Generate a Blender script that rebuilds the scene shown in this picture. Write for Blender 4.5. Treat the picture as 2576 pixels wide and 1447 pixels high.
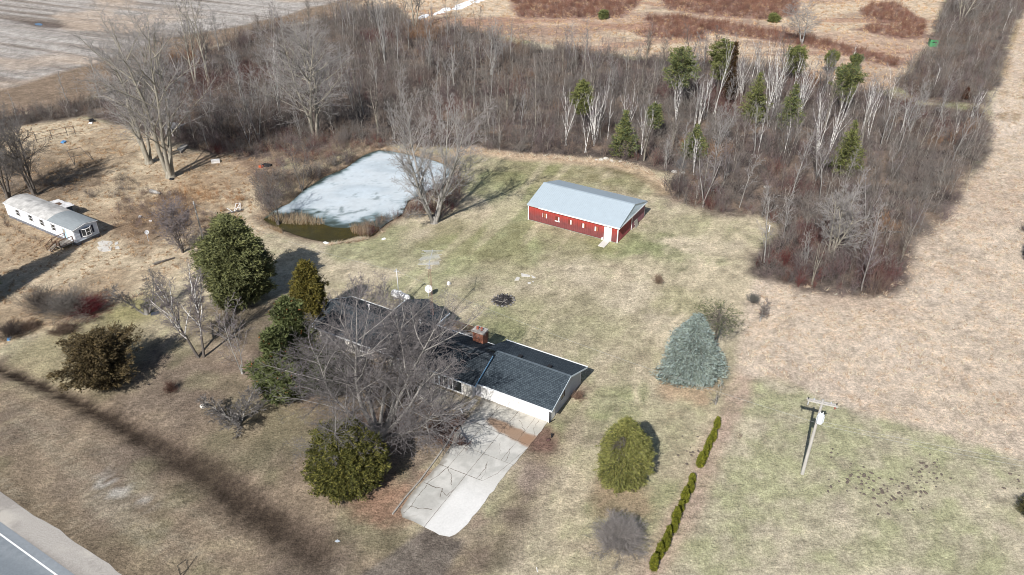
import bpy, math, random
import numpy as np
from math import radians, sin, cos, pi

for o in list(bpy.data.objects):
    bpy.data.objects.remove(o)
SC = bpy.context.scene
COL = SC.collection

# ------------------------------------------------------------------ camera, sky, sun
CAM_H, PITCH, FPX = 55.0, 31.75, 2003.7          # metres, degrees below the horizon, focal length in 2576-px frame units
cam = bpy.data.cameras.new("camera")
cam.sensor_width = 36.0
cam.lens = 36.0 * FPX / 2576.0
cam.clip_start, cam.clip_end = 0.5, 8000
camo = bpy.data.objects.new("camera", cam)
COL.objects.link(camo)
camo.location = (0, 0, CAM_H)
camo.rotation_euler = (radians(90 - PITCH), 0, 0)
SC.camera = camo
SUN_AZ, SUN_EL = 203.0, 41.0                     # where the sun stands, clockwise from +Y
sd = bpy.data.lights.new("sun", 'SUN')
sd.energy = 4.6
sd.angle = radians(0.5)
sd.color = (1.0, 0.965, 0.92)
so = bpy.data.objects.new("sun", sd)
COL.objects.link(so)
so.location = (-40, -60, 120)
so.rotation_euler = (radians(90 - SUN_EL), 0, radians(180 - SUN_AZ))
w = bpy.data.worlds.new("World")
SC.world = w
w.use_nodes = True
nt = w.node_tree
sky = nt.nodes.new("ShaderNodeTexSky")
sky.sky_type = 'NISHITA'
sky.sun_disc = False
sky.sun_elevation = radians(SUN_EL)
sky.sun_rotation = radians(SUN_AZ)
nt.links.new(sky.outputs[0], nt.nodes["Background"].inputs[0])
nt.nodes["Background"].inputs[1].default_value = 0.066
SC.view_settings.view_transform = 'Standard'
SC.view_settings.look = 'None'
SC.view_settings.exposure = 0.43
SC.view_settings.gamma = 1.0
SC.cycles.pixel_filter_type = 'BLACKMAN_HARRIS'
SC.cycles.filter_width = 1.0
SC.cycles.max_bounces = 5
SC.cycles.transparent_max_bounces = 4

# ------------------------------------------------------------------ helpers
_cp, _sp = cos(radians(PITCH)), sin(radians(PITCH))
def G(px, py, z=0.0):
    """survey point (2576-px photo frame) -> ground position"""
    dx, dy = (px - 1288) / FPX, (723.5 - py) / FPX
    d = np.array([dx, _cp + dy * _sp, -_sp + dy * _cp])
    t = (z - CAM_H) / d[2]
    return np.array([0, 0, CAM_H]) + d * t
def PR(p):
    v = np.array(p, float) - [0, 0, CAM_H]
    zc = v[1] * _cp - v[2] * _sp
    return 1288 + FPX * v[0] / zc, 723.5 - FPX * (v[1] * _sp + v[2] * _cp) / zc
def HT(base, topy):
    P = G(*base)
    lo, hi = 0, 60
    for i in range(40):
        m = (lo + hi) / 2
        if PR(P + [0, 0, m])[1] > topy: lo = m
        else: hi = m
    return lo

def lin(c):
    return tuple(((v / 255) / 12.92 if v / 255 <= .04045 else ((v / 255 + .055) / 1.055) ** 2.4) for v in c)
KALB = 0.90
def C(r, g, b, k=KALB):
    return np.array([v * k for v in lin((r, g, b))])

def hash2(ix, iy, s):
    h = (ix.astype(np.int64) * 374761393 + iy.astype(np.int64) * 668265263 + s * 974711) & 0x7fffffff
    h = ((h ^ (h >> 13)) * 1274126177) & 0x7fffffff
    return ((h ^ (h >> 16)) & 0xffff) / 65535.0
def vn(x, y, s=0):
    ix, iy = np.floor(x), np.floor(y)
    fx, fy = x - ix, y - iy
    fx, fy = fx * fx * (3 - 2 * fx), fy * fy * (3 - 2 * fy)
    a, b = hash2(ix, iy, s), hash2(ix + 1, iy, s)
    c, d = hash2(ix, iy + 1, s), hash2(ix + 1, iy + 1, s)
    return (a * (1 - fx) + b * fx) * (1 - fy) + (c * (1 - fx) + d * fx) * fy
def fbm(x, y, s=0, o=4):
    t, a, n = 0, .5, 0
    for i in range(o):
        t = t + a * vn(x * 2 ** i + 17.3 * i, y * 2 ** i - 9.1 * i, s + i)
        n += a
        a *= .55
    return t / n
def sstep(a, b, x):
    t = np.clip((x - a) / (b - a), 0, 1)
    return t * t * (3 - 2 * t)
def poly_sd(X, Y, P):
    """signed distance, negative inside"""
    P = np.asarray(P)[:, :2]
    d = np.full(X.shape, 1e9)
    inside = np.zeros(X.shape, bool)
    for i in range(len(P)):
        a, b = P[i], P[(i + 1) % len(P)]
        e = b - a
        t = np.clip(((X - a[0]) * e[0] + (Y - a[1]) * e[1]) / (e @ e + 1e-12), 0, 1)
        d = np.minimum(d, np.hypot(X - a[0] - t * e[0], Y - a[1] - t * e[1]))
        if a[1] != b[1]:
            c = ((a[1] > Y) != (b[1] > Y)) & (X < (b[0] - a[0]) * (Y - a[1]) / (b[1] - a[1]) + a[0])
            inside ^= c
    return np.where(inside, -d, d)
def line_d(X, Y, P):
    P = np.asarray(P)[:, :2]
    d = np.full(X.shape, 1e9)
    for i in range(len(P) - 1):
        a, b = P[i], P[i + 1]
        e = b - a
        t = np.clip(((X - a[0]) * e[0] + (Y - a[1]) * e[1]) / (e @ e + 1e-12), 0, 1)
        d = np.minimum(d, np.hypot(X - a[0] - t * e[0], Y - a[1] - t * e[1]))
    return d
def W(*pts, z=0.0):
    return np.array([G(p[0], p[1], z)[:2] for p in pts])

# ---- materials
MATS = {}
def mat(name, col=(.5, .5, .5), rough=.8, noise=.0, scale=5., bump=0., bscale=20., metal=0., spec=.3, attr=None, coord='Object', stretch=None, transl=0.):
    if name in MATS: return MATS[name]
    m = bpy.data.materials.new(name)
    m.use_nodes = True
    n, l = m.node_tree.nodes, m.node_tree.links
    b = n["Principled BSDF"]
    b.inputs["Roughness"].default_value = rough
    b.inputs["Metallic"].default_value = metal
    b.inputs["Specular IOR Level"].default_value = spec
    b.inputs["Base Color"].default_value = (*col, 1)
    tc = n.new("ShaderNodeTexCoord")
    src = tc.outputs[coord]
    if stretch:
        mp = n.new("ShaderNodeMapping")
        mp.inputs["Scale"].default_value = stretch
        l.new(src, mp.inputs[0]); src = mp.outputs[0]
    base = None
    if attr:
        a = n.new("ShaderNodeVertexColor"); a.layer_name = attr
        base = a.outputs[0]
    if noise > 0:
        t = n.new("ShaderNodeTexNoise")
        t.inputs["Scale"].default_value = scale
        t.inputs["Detail"].default_value = 6
        t.inputs["Roughness"].default_value = .65
        l.new(src, t.inputs[0])
        r = n.new("ShaderNodeMapRange")
        r.inputs[1].default_value, r.inputs[2].default_value = .3, .7
        r.inputs[3].default_value, r.inputs[4].default_value = 1 - noise, 1 + noise
        l.new(t.outputs[0], r.inputs[0])
        mx = n.new("ShaderNodeMix"); mx.data_type = 'RGBA'; mx.blend_type = 'MULTIPLY'
        mx.inputs[0].default_value = 1
        if base is not None: l.new(base, mx.inputs[6])
        else: mx.inputs[6].default_value = (*col, 1)
        l.new(r.outputs[0], mx.inputs[7])
        base = mx.outputs[2]
    if base is not None: l.new(base, b.inputs["Base Color"])
    if bump > 0:
        t = n.new("ShaderNodeTexNoise")
        t.inputs["Scale"].default_value = bscale
        t.inputs["Detail"].default_value = 5
        l.new(src, t.inputs[0])
        bp = n.new("ShaderNodeBump")
        bp.inputs["Strength"].default_value = 1
        bp.inputs["Distance"].default_value = bump
        l.new(t.outputs[0], bp.inputs["Height"])
        l.new(bp.outputs[0], b.inputs["Normal"])
    MATS[name] = m
    return m

# ---- mesh
def mk(name, V, Fs, mats, parent=None, col=None, smooth=False, mi=None, loc=None, rotz=0., link=True):
    """V (n,3); Fs: list of (m,k) int arrays; col: per-vertex rgb"""
    V = np.asarray(V, np.float32)
    Fs = [np.asarray(f, np.int64) for f in Fs if len(f)]
    me = bpy.data.meshes.new(name)
    me.vertices.add(len(V))
    me.vertices.foreach_set("co", V.ravel())
    lv = np.concatenate([f.ravel() for f in Fs])
    tot = np.concatenate([np.full(len(f), f.shape[1]) for f in Fs])
    st = np.concatenate([[0], np.cumsum(tot)[:-1]])
    me.loops.add(len(lv)); me.loops.foreach_set("vertex_index", lv.astype(np.int32))
    me.polygons.add(len(tot)); me.polygons.foreach_set("loop_start", st.astype(np.int32))
    if mi is not None: me.polygons.foreach_set("material_index", np.asarray(mi, np.int32))
    if smooth: me.polygons.foreach_set("use_smooth", np.ones(len(tot), bool))
    else: me.polygons.foreach_set("use_smooth", np.zeros(len(tot), bool))
    if col is not None:
        a = me.color_attributes.new("col", 'FLOAT_COLOR', 'POINT')
        c = np.ones((len(V), 4), np.float32); c[:, :3] = col
        a.data.foreach_set("color", c.ravel())
    me.update(calc_edges=True)
    me.validate()
    for m in (mats if isinstance(mats, (list, tuple)) else [mats]): me.materials.append(m)
    o = bpy.data.objects.new(name, me)
    if link: COL.objects.link(o)
    if parent is not None: o.parent = parent
    if loc is not None: o.location = loc
    if rotz: o.rotation_euler = (0, 0, rotz)
    return o
def tag(o, label=None, cat=None, group=None, kind=None):
    if label: o["label"] = label
    if cat: o["category"] = cat
    if group: o["group"] = group
    if kind: o["kind"] = kind
    return o
def empty(name, loc, label, cat, group=None, rotz=0.):
    o = bpy.data.objects.new(name, None)
    o.empty_display_size = .3
    COL.objects.link(o)
    o.location = tuple(float(v) for v in loc); o.rotation_euler = (0, 0, rotz)
    return tag(o, label, cat, group)
def dup(root, loc, rotz, scale, label=None, group=None):
    r = root.copy(); COL.objects.link(r)
    r.location = loc; r.rotation_euler = (0, 0, rotz); r.scale = (scale,) * 3 if np.isscalar(scale) else scale
    if label: r["label"] = label
    if group: r["group"] = group
    for ch in list(root.children):
        c = ch.copy(); COL.objects.link(c); c.parent = r
    return r

class MB:
    def __init__(s): s.V = []; s.F = {}; s.n = 0
    def add(s, V, F):
        V = np.asarray(V, float); s.V.append(V)
        for f in F:
            s.F.setdefault(len(f), []).append([i + s.n for i in f])
        s.n += len(V); return s
    def box(s, x0, x1, y0, y1, z0, z1):
        V = [(x, y, z) for z in (z0, z1) for y in (y0, y1) for x in (x0, x1)]
        return s.add(V, [(0, 2, 3, 1), (4, 5, 7, 6), (0, 1, 5, 4), (2, 6, 7, 3), (0, 4, 6, 2), (1, 3, 7, 5)])
    def bar(s, a, b, w, h=None, up=(0, 0, 1)):
        """box beam from a to b"""
        h = h or w
        a, b = np.array(a, float), np.array(b, float)
        d = b - a; d /= np.linalg.norm(d)
        up = np.array(up, float)
        if abs(d @ up) > .97: up = np.array([1., 0, 0])
        x = np.cross(d, up); x /= np.linalg.norm(x); y = np.cross(x, d)
        V = [p + x * i * w / 2 + y * j * h / 2 for p in (a, b) for i, j in ((-1, -1), (1, -1), (1, 1), (-1, 1))]
        return s.add(V, [(3, 2, 1, 0), (4, 5, 6, 7), (0, 1, 5, 4), (1, 2, 6, 5), (2, 3, 7, 6), (3, 0, 4, 7)])
    def poly(s, pts, th, d=(0, 0, -1)):
        """planar polygon extruded by th along d"""
        P = np.array(pts, float); n = len(P); Q = P + np.array(d) * th
        F = [tuple(range(n)), tuple(range(2 * n - 1, n - 1, -1))] + [(i, n + i, n + (i + 1) % n, (i + 1) % n) for i in range(n)]
        return s.add(np.vstack([P, Q]), F)
    def tube(s, pts, r, k=8, cap=True):
        pts = np.array(pts, float); n = len(pts)
        r = np.full(n, r) if np.isscalar(r) else np.array(r)
        rings = []
        px = None
        for i in range(n):
            d = pts[min(i + 1, n - 1)] - pts[max(i - 1, 0)]; d /= np.linalg.norm(d)
            if px is None:
                px = np.cross(d, [0, 0, 1.] if abs(d[2]) < .95 else [1., 0, 0])
            px = px - d * (px @ d); px /= np.linalg.norm(px); py = np.cross(d, px)
            a = np.arange(k) * 2 * pi / k
            rings.append(pts[i] + r[i] * (np.outer(np.cos(a), px) + np.outer(np.sin(a), py)))
        F = []
        for i in range(n - 1):
            for j in range(k):
                F.append((i * k + j, i * k + (j + 1) % k, (i + 1) * k + (j + 1) % k, (i + 1) * k + j))
        if cap: F += [tuple(range(k - 1, -1, -1)), tuple(range((n - 1) * k, n * k))]
        return s.add(np.vstack(rings), F)
    def split(s, name, m, parent=None, **k):
        off = 0
        for V in s.V:
            n = len(V); F = {}
            for kk, fs in s.F.items():
                for f in fs:
                    if off <= f[0] < off + n: F.setdefault(kk, []).append([i - off for i in f])
            mk(name, V, [np.array(f) for f in F.values()], m, parent, **k); off += n
    def build(s, name, m, parent=None, **k):
        return mk(name, np.vstack(s.V), [np.array(f) for f in s.F.values()], m, parent, **k)

def tubes(A, B, ra, rb, k=4):
    A, B = np.asarray(A), np.asarray(B)
    d = B - A; L = np.linalg.norm(d, axis=1, keepdims=True) + 1e-9; d = d / L
    ref = np.where(np.abs(d[:, 2:3]) > .9, [[1., 0, 0]], [[0, 0, 1.]])
    x = np.cross(d, ref); x /= np.linalg.norm(x, axis=1, keepdims=True) + 1e-9
    y = np.cross(d, x)
    a = np.arange(k) * 2 * pi / k
    off = x[:, None] * np.cos(a)[None, :, None] + y[:, None] * np.sin(a)[None, :, None]
    A2 = A - d * np.minimum(ra, .3 * L[:, 0])[:, None] * .5
    V = np.concatenate([A2[:, None] + off * ra[:, None, None], B[:, None] + off * rb[:, None, None]], 1).reshape(-1, 3)
    n = len(A); b = (np.arange(n) * 2 * k)[:, None]
    j = np.arange(k); j2 = (j + 1) % k
    F = np.stack([b + j, b + j2, b + k + j2, b + k + j], -1).reshape(-1, 4)
    return V, F

# ------------------------------------------------------------------ materials
KW = dict
M_white = mat("white_paint", (.80, .80, .79), .5, .04, 3)
M_siding = mat("cream_siding", (.72, .69, .63), .6, .05, 2)
M_trim = mat("white_trim", (.82, .82, .82), .45)
M_black = mat("black", (.02, .02, .022), .6)
M_glass = mat("dark_glass", (.02, .025, .03), .08, spec=.6)
M_steel = mat("galvanised", (.55, .57, .6), .45, .06, 2, metal=.3)
M_bark = mat("bark_grey", (.27, .255, .235), .9, .35, 3, .02, 14, stretch=(1, 1, .25))
M_barkd = mat("bark_dark", (.115, .10, .088), .9, .3, 3, .02, 14, stretch=(1, 1, .25))
M_barkl = mat("bark_light", (.31, .30, .28), .9, .3, 2.5, .02, 14, stretch=(1, 1, .3))
M_barkt = mat("bark_tan", (.29, .265, .215), .9, .35, 2.5, .02, 14, stretch=(1, 1, .3))
M_twig = mat("twig_grey", (.255, .24, .23), .9)
M_twigp = mat("twig_purple", (.175, .152, .155), .9)
M_twigb = mat("twig_brown", (.165, .14, .125), .9)
M_twigd = mat("twig_dark", (.13, .12, .115), .9)
M_vc = mat("twig_tint", rough=.9, attr="col", spec=.15)
M_leaf = mat("needles", rough=.75, attr="col", spec=.15)
M_wood = mat("weathered_wood", (.30, .28, .25), .85, .25, 3, .01, 30)
M_brownwood = mat("stained_wood", (.20, .125, .085), .8, .25, 3)
M_conc = mat("concrete", (.55, .53, .49), .85, .10, 1.5, .004, 30)
def birch_mat():
    m = mat("birch_bark", (.80, .78, .74), .7, .12, 2)
    n, l = m.node_tree.nodes, m.node_tree.links
    tc = n.new("ShaderNodeTexCoord"); mp = n.new("ShaderNodeMapping"); mp.inputs["Scale"].default_value = (1.2, 1.2, 2.6)
    t = n.new("ShaderNodeTexNoise"); t.inputs["Scale"].default_value = 1.6; t.inputs["Detail"].default_value = 5
    r = n.new("ShaderNodeValToRGB"); r.color_ramp.elements[0].position = .36; r.color_ramp.elements[1].position = .44
    r.color_ramp.elements[0].color = (.16, .14, .125, 1); r.color_ramp.elements[1].color = (1, 1, 1, 1)
    mx = n.new("ShaderNodeMix"); mx.data_type = 'RGBA'; mx.blend_type = 'MULTIPLY'; mx.inputs[0].default_value = 1
    l.new(tc.outputs["Object"], mp.inputs[0]); l.new(mp.outputs[0], t.inputs[0]); l.new(t.outputs[0], r.inputs[0])
    b = n["Principled BSDF"]; old = b.inputs["Base Color"].links[0].from_socket
    l.new(old, mx.inputs[6]); l.new(r.outputs[0], mx.inputs[7]); l.new(mx.outputs[2], b.inputs["Base Color"])
    return m
M_birch = birch_mat()

# ------------------------------------------------------------------ ground regions (surveyed outlines, metres)
PZ = -.35
POND = W((935,383),(952,378),(980,380),(1010,386),(1050,394),(1090,404),(1118,414),(1135,426),(1141,438),(1134,450),(1112,464),(1060,490),(1026,506),(1013,538),(975,560),(950,580),(935,594),(897,592),(857,605),(828,608),(790,602),(744,589),(715,578),(680,562),(665,549),(691,528),(728,512),(763,479),(817,445),(871,423),(911,393), z=PZ)
OPENW = W((640,545),(688,533),(720,536),(752,531),(790,538),(815,550),(840,562),(870,566),(905,561),(960,545),(1010,600),(860,640),(640,600), z=PZ)
DITCH = W((-60,900),(0,925),(100,965),(180,1000),(250,1035),(330,1080),(420,1130),(520,1190),(620,1260),(720,1330),(790,1375))
WOODS = W((-60,310),(0,300),(60,290),(190,268),(300,235),(330,190),(430,150),(560,112),(640,78),(760,60),(880,30),(1000,20),(1035,70),(1150,70),(1250,90),(1330,120),(1420,128),(1500,135),(1600,150),(1700,150),(1850,165),(1990,175),(2130,235),(2220,240),(2300,262),(2400,270),(2480,290),(2492,380),(2440,475),(2380,560),(2300,620),(2290,715),(2200,758),(2080,750),(1960,715),(1890,690),(1890,650),(1960,600),(1960,570),(1900,545),(1830,540),(1740,520),(1670,515),(1670,480),(1690,440),(1600,415),(1530,402),(1420,398),(1300,392),(1190,378),(1140,372),(1000,366),(940,366),(820,372),(740,390),(650,396),(560,392),(480,382),(420,360),(330,322),(200,296),(100,310),(0,325),(-60,330))
STRIP = W((2376,-40),(2380,0),(2352,60),(2345,110),(2290,165),(2250,215),(2300,255),(2380,262),(2470,262),(2520,200),(2530,120),(2560,60),(2600,-10),(2640,-40))
PLOW = W((-500,-60),(-500,200),(-60,230),(0,226),(161,180),(300,140),(403,100),(560,75),(700,42),(830,8),(900,-10),(1100,-60),(1100,-80),(-500,-80))
LOT = W((-400,300),(0,320),(100,310),(200,296),(330,322),(480,380),(650,396),(700,440),(660,520),(660,560),(690,580),(640,600),(560,640),(480,660),(430,700),(330,740),(300,760),(225,800),(130,828),(40,850),(0,880),(-400,1100))
MEADOW = W((880,30),(1000,20),(1035,70),(1250,90),(1500,135),(1700,150),(1990,175),(2130,235),(2250,225),(2345,110),(2376,0),(2376,-80),(1000,-80))
RFIELD = W((2700,-80),(2600,-30),(2560,60),(2530,150),(2500,260),(2492,380),(2420,475),(2360,550),(2280,600),(2250,700),(2190,730),(2080,725),(1960,690),(1900,705),(1870,800),(1850,900),(1870,940),(1960,960),(2060,1000),(2180,1045),(2330,1075),(2450,1110),(2576,1160),(3200,1400),(4200,-80))
RLAWN = W((1850,900),(1870,940),(1960,960),(2060,1000),(2180,1045),(2330,1075),(2450,1110),(2576,1160),(2900,1300),(2900,1700),(1560,1700),(1640,1447),(1740,1250),(1830,1060))
FRONT = W((-400,1120),(0,890),(60,862),(200,830),(330,830),(480,860),(560,860),(740,850),(1000,900),(1170,1050),(1120,1160),(1000,1290),(1130,1360),(1200,1330),(1250,1240),(1330,1130),(1420,1090),(1350,1330),(1250,1500),(900,1700),(-400,1700))
LITTER = W((1905,900),(1880,930),(1830,1060),(1790,1140),(1745,1250),(1690,1350),(1640,1447),(1600,1520))
HEDGE_L = W((1905,900),(1870,985),(1822,1085),(1760,1190),(1700,1310),(1645,1440),(1600,1530))
BOUND = W((0,868),(60,840),(130,820),(225,795),(300,758),(370,738),(470,690),(560,640))
RUST = [W((1270,-40),(1290,25),(1300,45),(1430,48),(1560,44),(1600,20),(1640,-40)),
        W((1615,45),(1640,72),(1760,80),(1880,95),(2060,125),(2160,150),(2260,175),(2280,155),(2150,120),(1990,85),(1850,60),(1700,40)),
        W((1640,-40),(1680,25),(1800,40),(1930,52),(2010,40),(2010,0),(1900,-40)),
        W((1590,80),(1620,95),(1770,105),(1780,85),(1660,72)),
        W((2160,30),(2180,50),(2330,80),(2330,55),(2250,5),(2190,10)),
        W((2150,75),(2260,100),(2330,95),(2320,70),(2200,60))]
LAWNN = W((1190,378),(1300,392),(1420,398),(1530,402),(1600,415),(1660,450),(1670,515))

def ground_z(x, y):
    z = (fbm(x * .05, y * .05, 5) - .5) * .0
    d = line_d(x, y, DITCH)
    z = z - .5 * np.exp(-(d / (.8 + 1.1 * sstep(-52, -26, x))) ** 2)
    sd_ = poly_sd(x, y, POND)
    z = z - 1.3 * sstep(1.3, -1.8, sd_)
    return z

def mixc(base, c, m):
    return base * (1 - m[..., None]) + c * m[..., None]

def ground_col(X, Y):
    n1 = fbm(X * .035, Y * .035, 11, 4); n2 = fbm(X * .13, Y * .13, 23, 4); n3 = fbm(X * .6, Y * .6, 37, 3)
    n4 = fbm(X * 1.6, Y * 1.6, 51, 2)
    wob = (n2 - .5) * 4 + (n3 - .5) * 1.6
    def inz(P, s=.6, wb=1.0):
        return sstep(s, -s, poly_sd(X, Y, P) + wob * wb)
    tan, green, dry = C(188,173,142), C(154,149,112), C(200,184,156)
    c = tan[None, None] * np.ones(X.shape + (1,))
    c = mixc(c, dry, sstep(.45, .7, n2) * .8)
    c = mixc(c, green, sstep(.48, .68, n1 * .6 + n3 * .4) * .75)
    c = mixc(c, C(128,140,84), sstep(.56, .70, fbm(X * .09, Y * .09, 77, 3)) * .5)
    # green bands and worn patches round the barn
    for (px, py, r, k, cc) in [(1600,618,7,.6,(130,140,86)),(1660,640,6,.4,(136,144,92)),(1500,600,4,.6,(140,140,88)),(1420,600,9,.45,(150,146,98)),(1380,430,12,.5,(138,132,84)),
                           (1600,440,10,.5,(132,124,80)),(1150,610,8,.5,(140,136,90)),(1240,660,9,.4,(148,142,98)),(1620,670,4,.7,(208,190,158)),(1560,690,4,.5,(202,182,150)),
                           (1740,580,7,.3,(140,146,92)),(1450,590,4,.0,(170,150,118)),(1640,1050,6,.3,(150,150,105)),(1500,800,8,.35,(150,146,105)),(1300,800,6,.4,(144,142,98)),(1700,760,5,.4,(150,150,96)),
                           (2300,1180,9,.7,(134,138,86)),(2200,1130,7,.5,(140,144,92)),(2480,1260,9,.6,(134,132,88)),(2400,1420,8,.6,(132,130,88)),(2000,1000,7,.5,(150,152,102)),(2260,1400,6,.5,(136,134,90)),(1930,1040,5,.5,(158,160,110)),(1840,1430,5,.4,(150,148,108)),(2050,1250,5,.35,(206,186,160)),(2150,1180,5,.5,(206,184,156))]:
        p = G(px, py)
        d = np.hypot(X - p[0], (Y - p[1])) / r + (n3 - .5) * 1.2 + (n2 - .5) * 1.2
        c = mixc(c, C(*cc), sstep(1, .25, d) * k)
    # mowing streaks up the lawn
    sa = W((1500,1250),(1720,760)); sdv = (sa[1] - sa[0]) / np.linalg.norm(sa[1] - sa[0])
    ac = X * -sdv[1] + Y * sdv[0]; lo = X * sdv[0] + Y * sdv[1]
    stk = fbm(ac * .9, lo * .05, 131, 3); c = c * (1 + .42 * (stk - .5))[..., None]
    c = mixc(c, C(206,188,156), sstep(.6, .72, fbm(ac * .55, lo * .04, 133, 3)) * .45)
    # right-hand lawn
    m = inz(RLAWN, .5, .3)
    cr = mixc(C(193,182,150)[None, None] * np.ones(X.shape + (1,)), C(160,160,116), sstep(.42, .62, n1 * .45 + n3 * .55) * .75)
    cr = mixc(cr, C(208,190,166), sstep(.52, .7, n2) * .6)
    c = np.where(m[..., None] > 0, mixc(c, 0, m) + cr * m[..., None], c)
    # front yard: brown winter lawn with leaves
    m = inz(FRONT, 2.2, .8)
    cf = mixc(C(150,131,108)[None, None] * np.ones(X.shape + (1,)), C(128,112,97), sstep(.4, .65, n2) * .8)
    cf = mixc(cf, C(158,144,112), sstep(.5, .7, n1 * .5 + n3 * .5) * .6)
    cf = mixc(cf, C(130,126,92), sstep(.55, .72, fbm(X * .16, Y * .16, 91, 3)) * .5)
    c = mixc(c, 0, m) + cf * m[..., None]
    # mown but greener corner by the junipers
    p = G(240, 850); d = np.hypot(X - p[0], Y - p[1]) / 11 + (n2 - .5)
    c = mixc(c, C(168,156,118), sstep(1, .3, d) * .8)
    p = G(340, 770); d = np.hypot(X - p[0], Y - p[1]) / 6 + (n2 - .5)
    c = mixc(c, C(158,150,98), sstep(1, .3, d) * .8)
    # leaf litter: hedge strip, driveway edges, under the maple and cedar
    d = line_d(X, Y, LITTER) + wob * .25
    c = mixc(c, C(190,160,142), sstep(1.9, .3, d) * (.45 + .5 * n4))
    for (px, py, r, k, cc) in [(1365,1105,2.0,.95,(128,96,84)),(1000,1265,3.4,.8,(158,120,96)),(930,1275,2.6,.7,(156,122,98)),(1080,1200,2.0,.7,(140,104,86)),(1130,1080,2.6,.9,(110,82,72)),
                               (1160,1130,1.4,.8,(130,96,80)),(1200,1300,1.6,.5,(160,130,120)),(1330,1200,2.4,.45,(172,150,138)),(1480,1080,3,.4,(168,146,132)),(1080,1010,3,.7,(110,86,74)),(960,1090,4.5,.7,(118,92,78)),
                               (1450,980,2.2,.5,(150,125,110)),(1730,985,3.5,.8,(190,160,128)),(1565,1245,3.2,.7,(176,146,118)),(860,1010,5,.5,(120,98,84)),(600,960,6,.35,(150,126,108)),(1540,1420,3,.4,(170,148,130)),(620,800,7,.7,(92,76,62))]:
        p = G(px, py)
        d = np.hypot(X - p[0], Y - p[1]) / r + (n3 - .5) * 1.0 + (n2 - .5) * .6
        c = mixc(c, C(*cc), sstep(1.15, .5, d) * k * (.7 + .5 * n4))
    # tyre tracks across the lawn up to the barn
    tr = W((1640,1000),(1640,940),(1665,850),(1730,770),(1800,700),(1790,640),(1700,600)); tr2 = W((1600,1010),(1600,940),(1625,850),(1700,760),(1770,690),(1750,640),(1680,610))
    d = np.minimum(line_d(X, Y, tr), line_d(X, Y, tr2))
    c = mixc(c, C(212,194,162), sstep(.6, .15, d) * .7 * sstep(.35, .6, n2))
    # road verge
    rp, rq = G(0, 1233)[:2], G(129, 1319)[:2]
    rd = (rq - rp) / np.linalg.norm(rq - rp); rn = np.array([-rd[1], rd[0]])
    if rn @ (np.array([0, 60.]) - rp) < 0: rn = -rn
    dr = (X - rp[0]) * rn[0] + (Y - rp[1]) * rn[1]
    al = X * rd[0] + Y * rd[1]
    st = fbm(dr * 1.3, al * .12, 61, 3)
    c = mixc(c, C(122,106,84), sstep(3.4, .2, dr + (n3 - .5)) * .75 * (dr > -2))
    c = mixc(c, C(168,156,132), sstep(.55, .72, st) * sstep(14, 3, dr) * .5)
    p = G(290, 1230); d = np.hypot((X - p[0]) * rd[0] + (Y - p[1]) * rd[1], 2.6 * ((X - p[0]) * rn[0] + (Y - p[1]) * rn[1])) / 4.5 + (n3 - .5) * 2
    c = mixc(c, C(180,176,168), sstep(.9, .3, d) * .6 * sstep(.4, .65, n4))
    # gravel apron below the concrete drive
    ap = W((1075,1320),(1170,1362),(1165,1372),(1080,1520),(900,1560),(905,1447),(985,1395))
    m = inz(ap, .35, .12)
    c = mixc(c, C(124,113,102), m * .95)
    c = mixc(c, C(112,100,90), m * sstep(.5, .62, fbm(X * .9 + Y * .9, (X - Y) * .2, 66, 3)) * .7)
    p = G(1250, 1375); 
    # old stony mole-heap area
    # ditch: wet dark leaves
    d = line_d(X, Y, DITCH)
    al2 = sstep(-52, -26, X)
    wd = .72 + 1.2 * al2
    c = mixc(c, C(104,88,74), sstep(wd * 1.9, wd * .5, d + (n3 - .5) * 1.1) * .8)
    c = mixc(c, C(56,45,36), sstep(wd * .85, wd * .42, d + (n3 - .5) * .8 + (n4 - .5) * .5) * (.95 - .5 * al2 * sstep(.4, .65, n2) - .22 * al2))
    # rough lot on the left
    m = inz(LOT, .7, .35)
    cl = mixc(C(204,184,152)[None, None] * np.ones(X.shape + (1,)), C(168,144,114), sstep(.42, .66, n2) * .75)
    cl = mixc(cl, C(146,120,94), sstep(.50, .66, n3 * .5 + n1 * .5) * .55)
    c = mixc(c, 0, m) + cl * m[..., None]
    for (px, py, r, k, cc) in [(400,560,9,.75,(134,108,84)),(330,530,7,.5,(150,120,92)),(470,500,6,.6,(164,128,86)),(500,470,8,.5,(172,138,100)),(90,450,16,.7,(112,94,78)),(780,410,11,.7,(132,108,90)),(640,440,9,.5,(150,124,98)),(700,380,12,.6,(126,100,86)),(900,372,8,.7,(120,98,84)),(580,330,12,.6,(112,92,80)),(130,470,10,.5,(120,100,80)),(170,400,12,.4,(140,116,88)),(540,400,10,.4,(150,122,92)),(60,640,9,.4,(150,122,90))]:
        p = G(px, py); d = np.hypot(X - p[0], Y - p[1]) / r + (n3 - .5) + (n2 - .5)
        c = mixc(c, C(*cc), sstep(1.1, .3, d) * k)
    d = line_d(X, Y, BOUND)
    c = mixc(c, C(206,184,148), sstep(1.1, .2, d + wob * .2) * .7)
    # fields
    m = inz(RFIELD, .8, .45)
    cf = mixc(C(212,191,167)[None, None] * np.ones(X.shape + (1,)), C(186,161,138), sstep(.45, .68, n2 * .6 + n3 * .4) * .7)
    cf = mixc(cf, C(216,198,180), sstep(.5, .66, n1) * .5)
    cf = mixc(cf, C(172,146,114), sstep(.6, .75, n3 * .6 + n4 * .4) * .5)
    c = mixc(c, 0, m) + cf * m[..., None]
    lane = W((2560,60),(2530,170),(2520,330),(2480,400)); lane2 = W((2600,150),(2570,240),(2530,400))
    d = np.minimum(line_d(X, Y, lane), line_d(X, Y, lane2))
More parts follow.
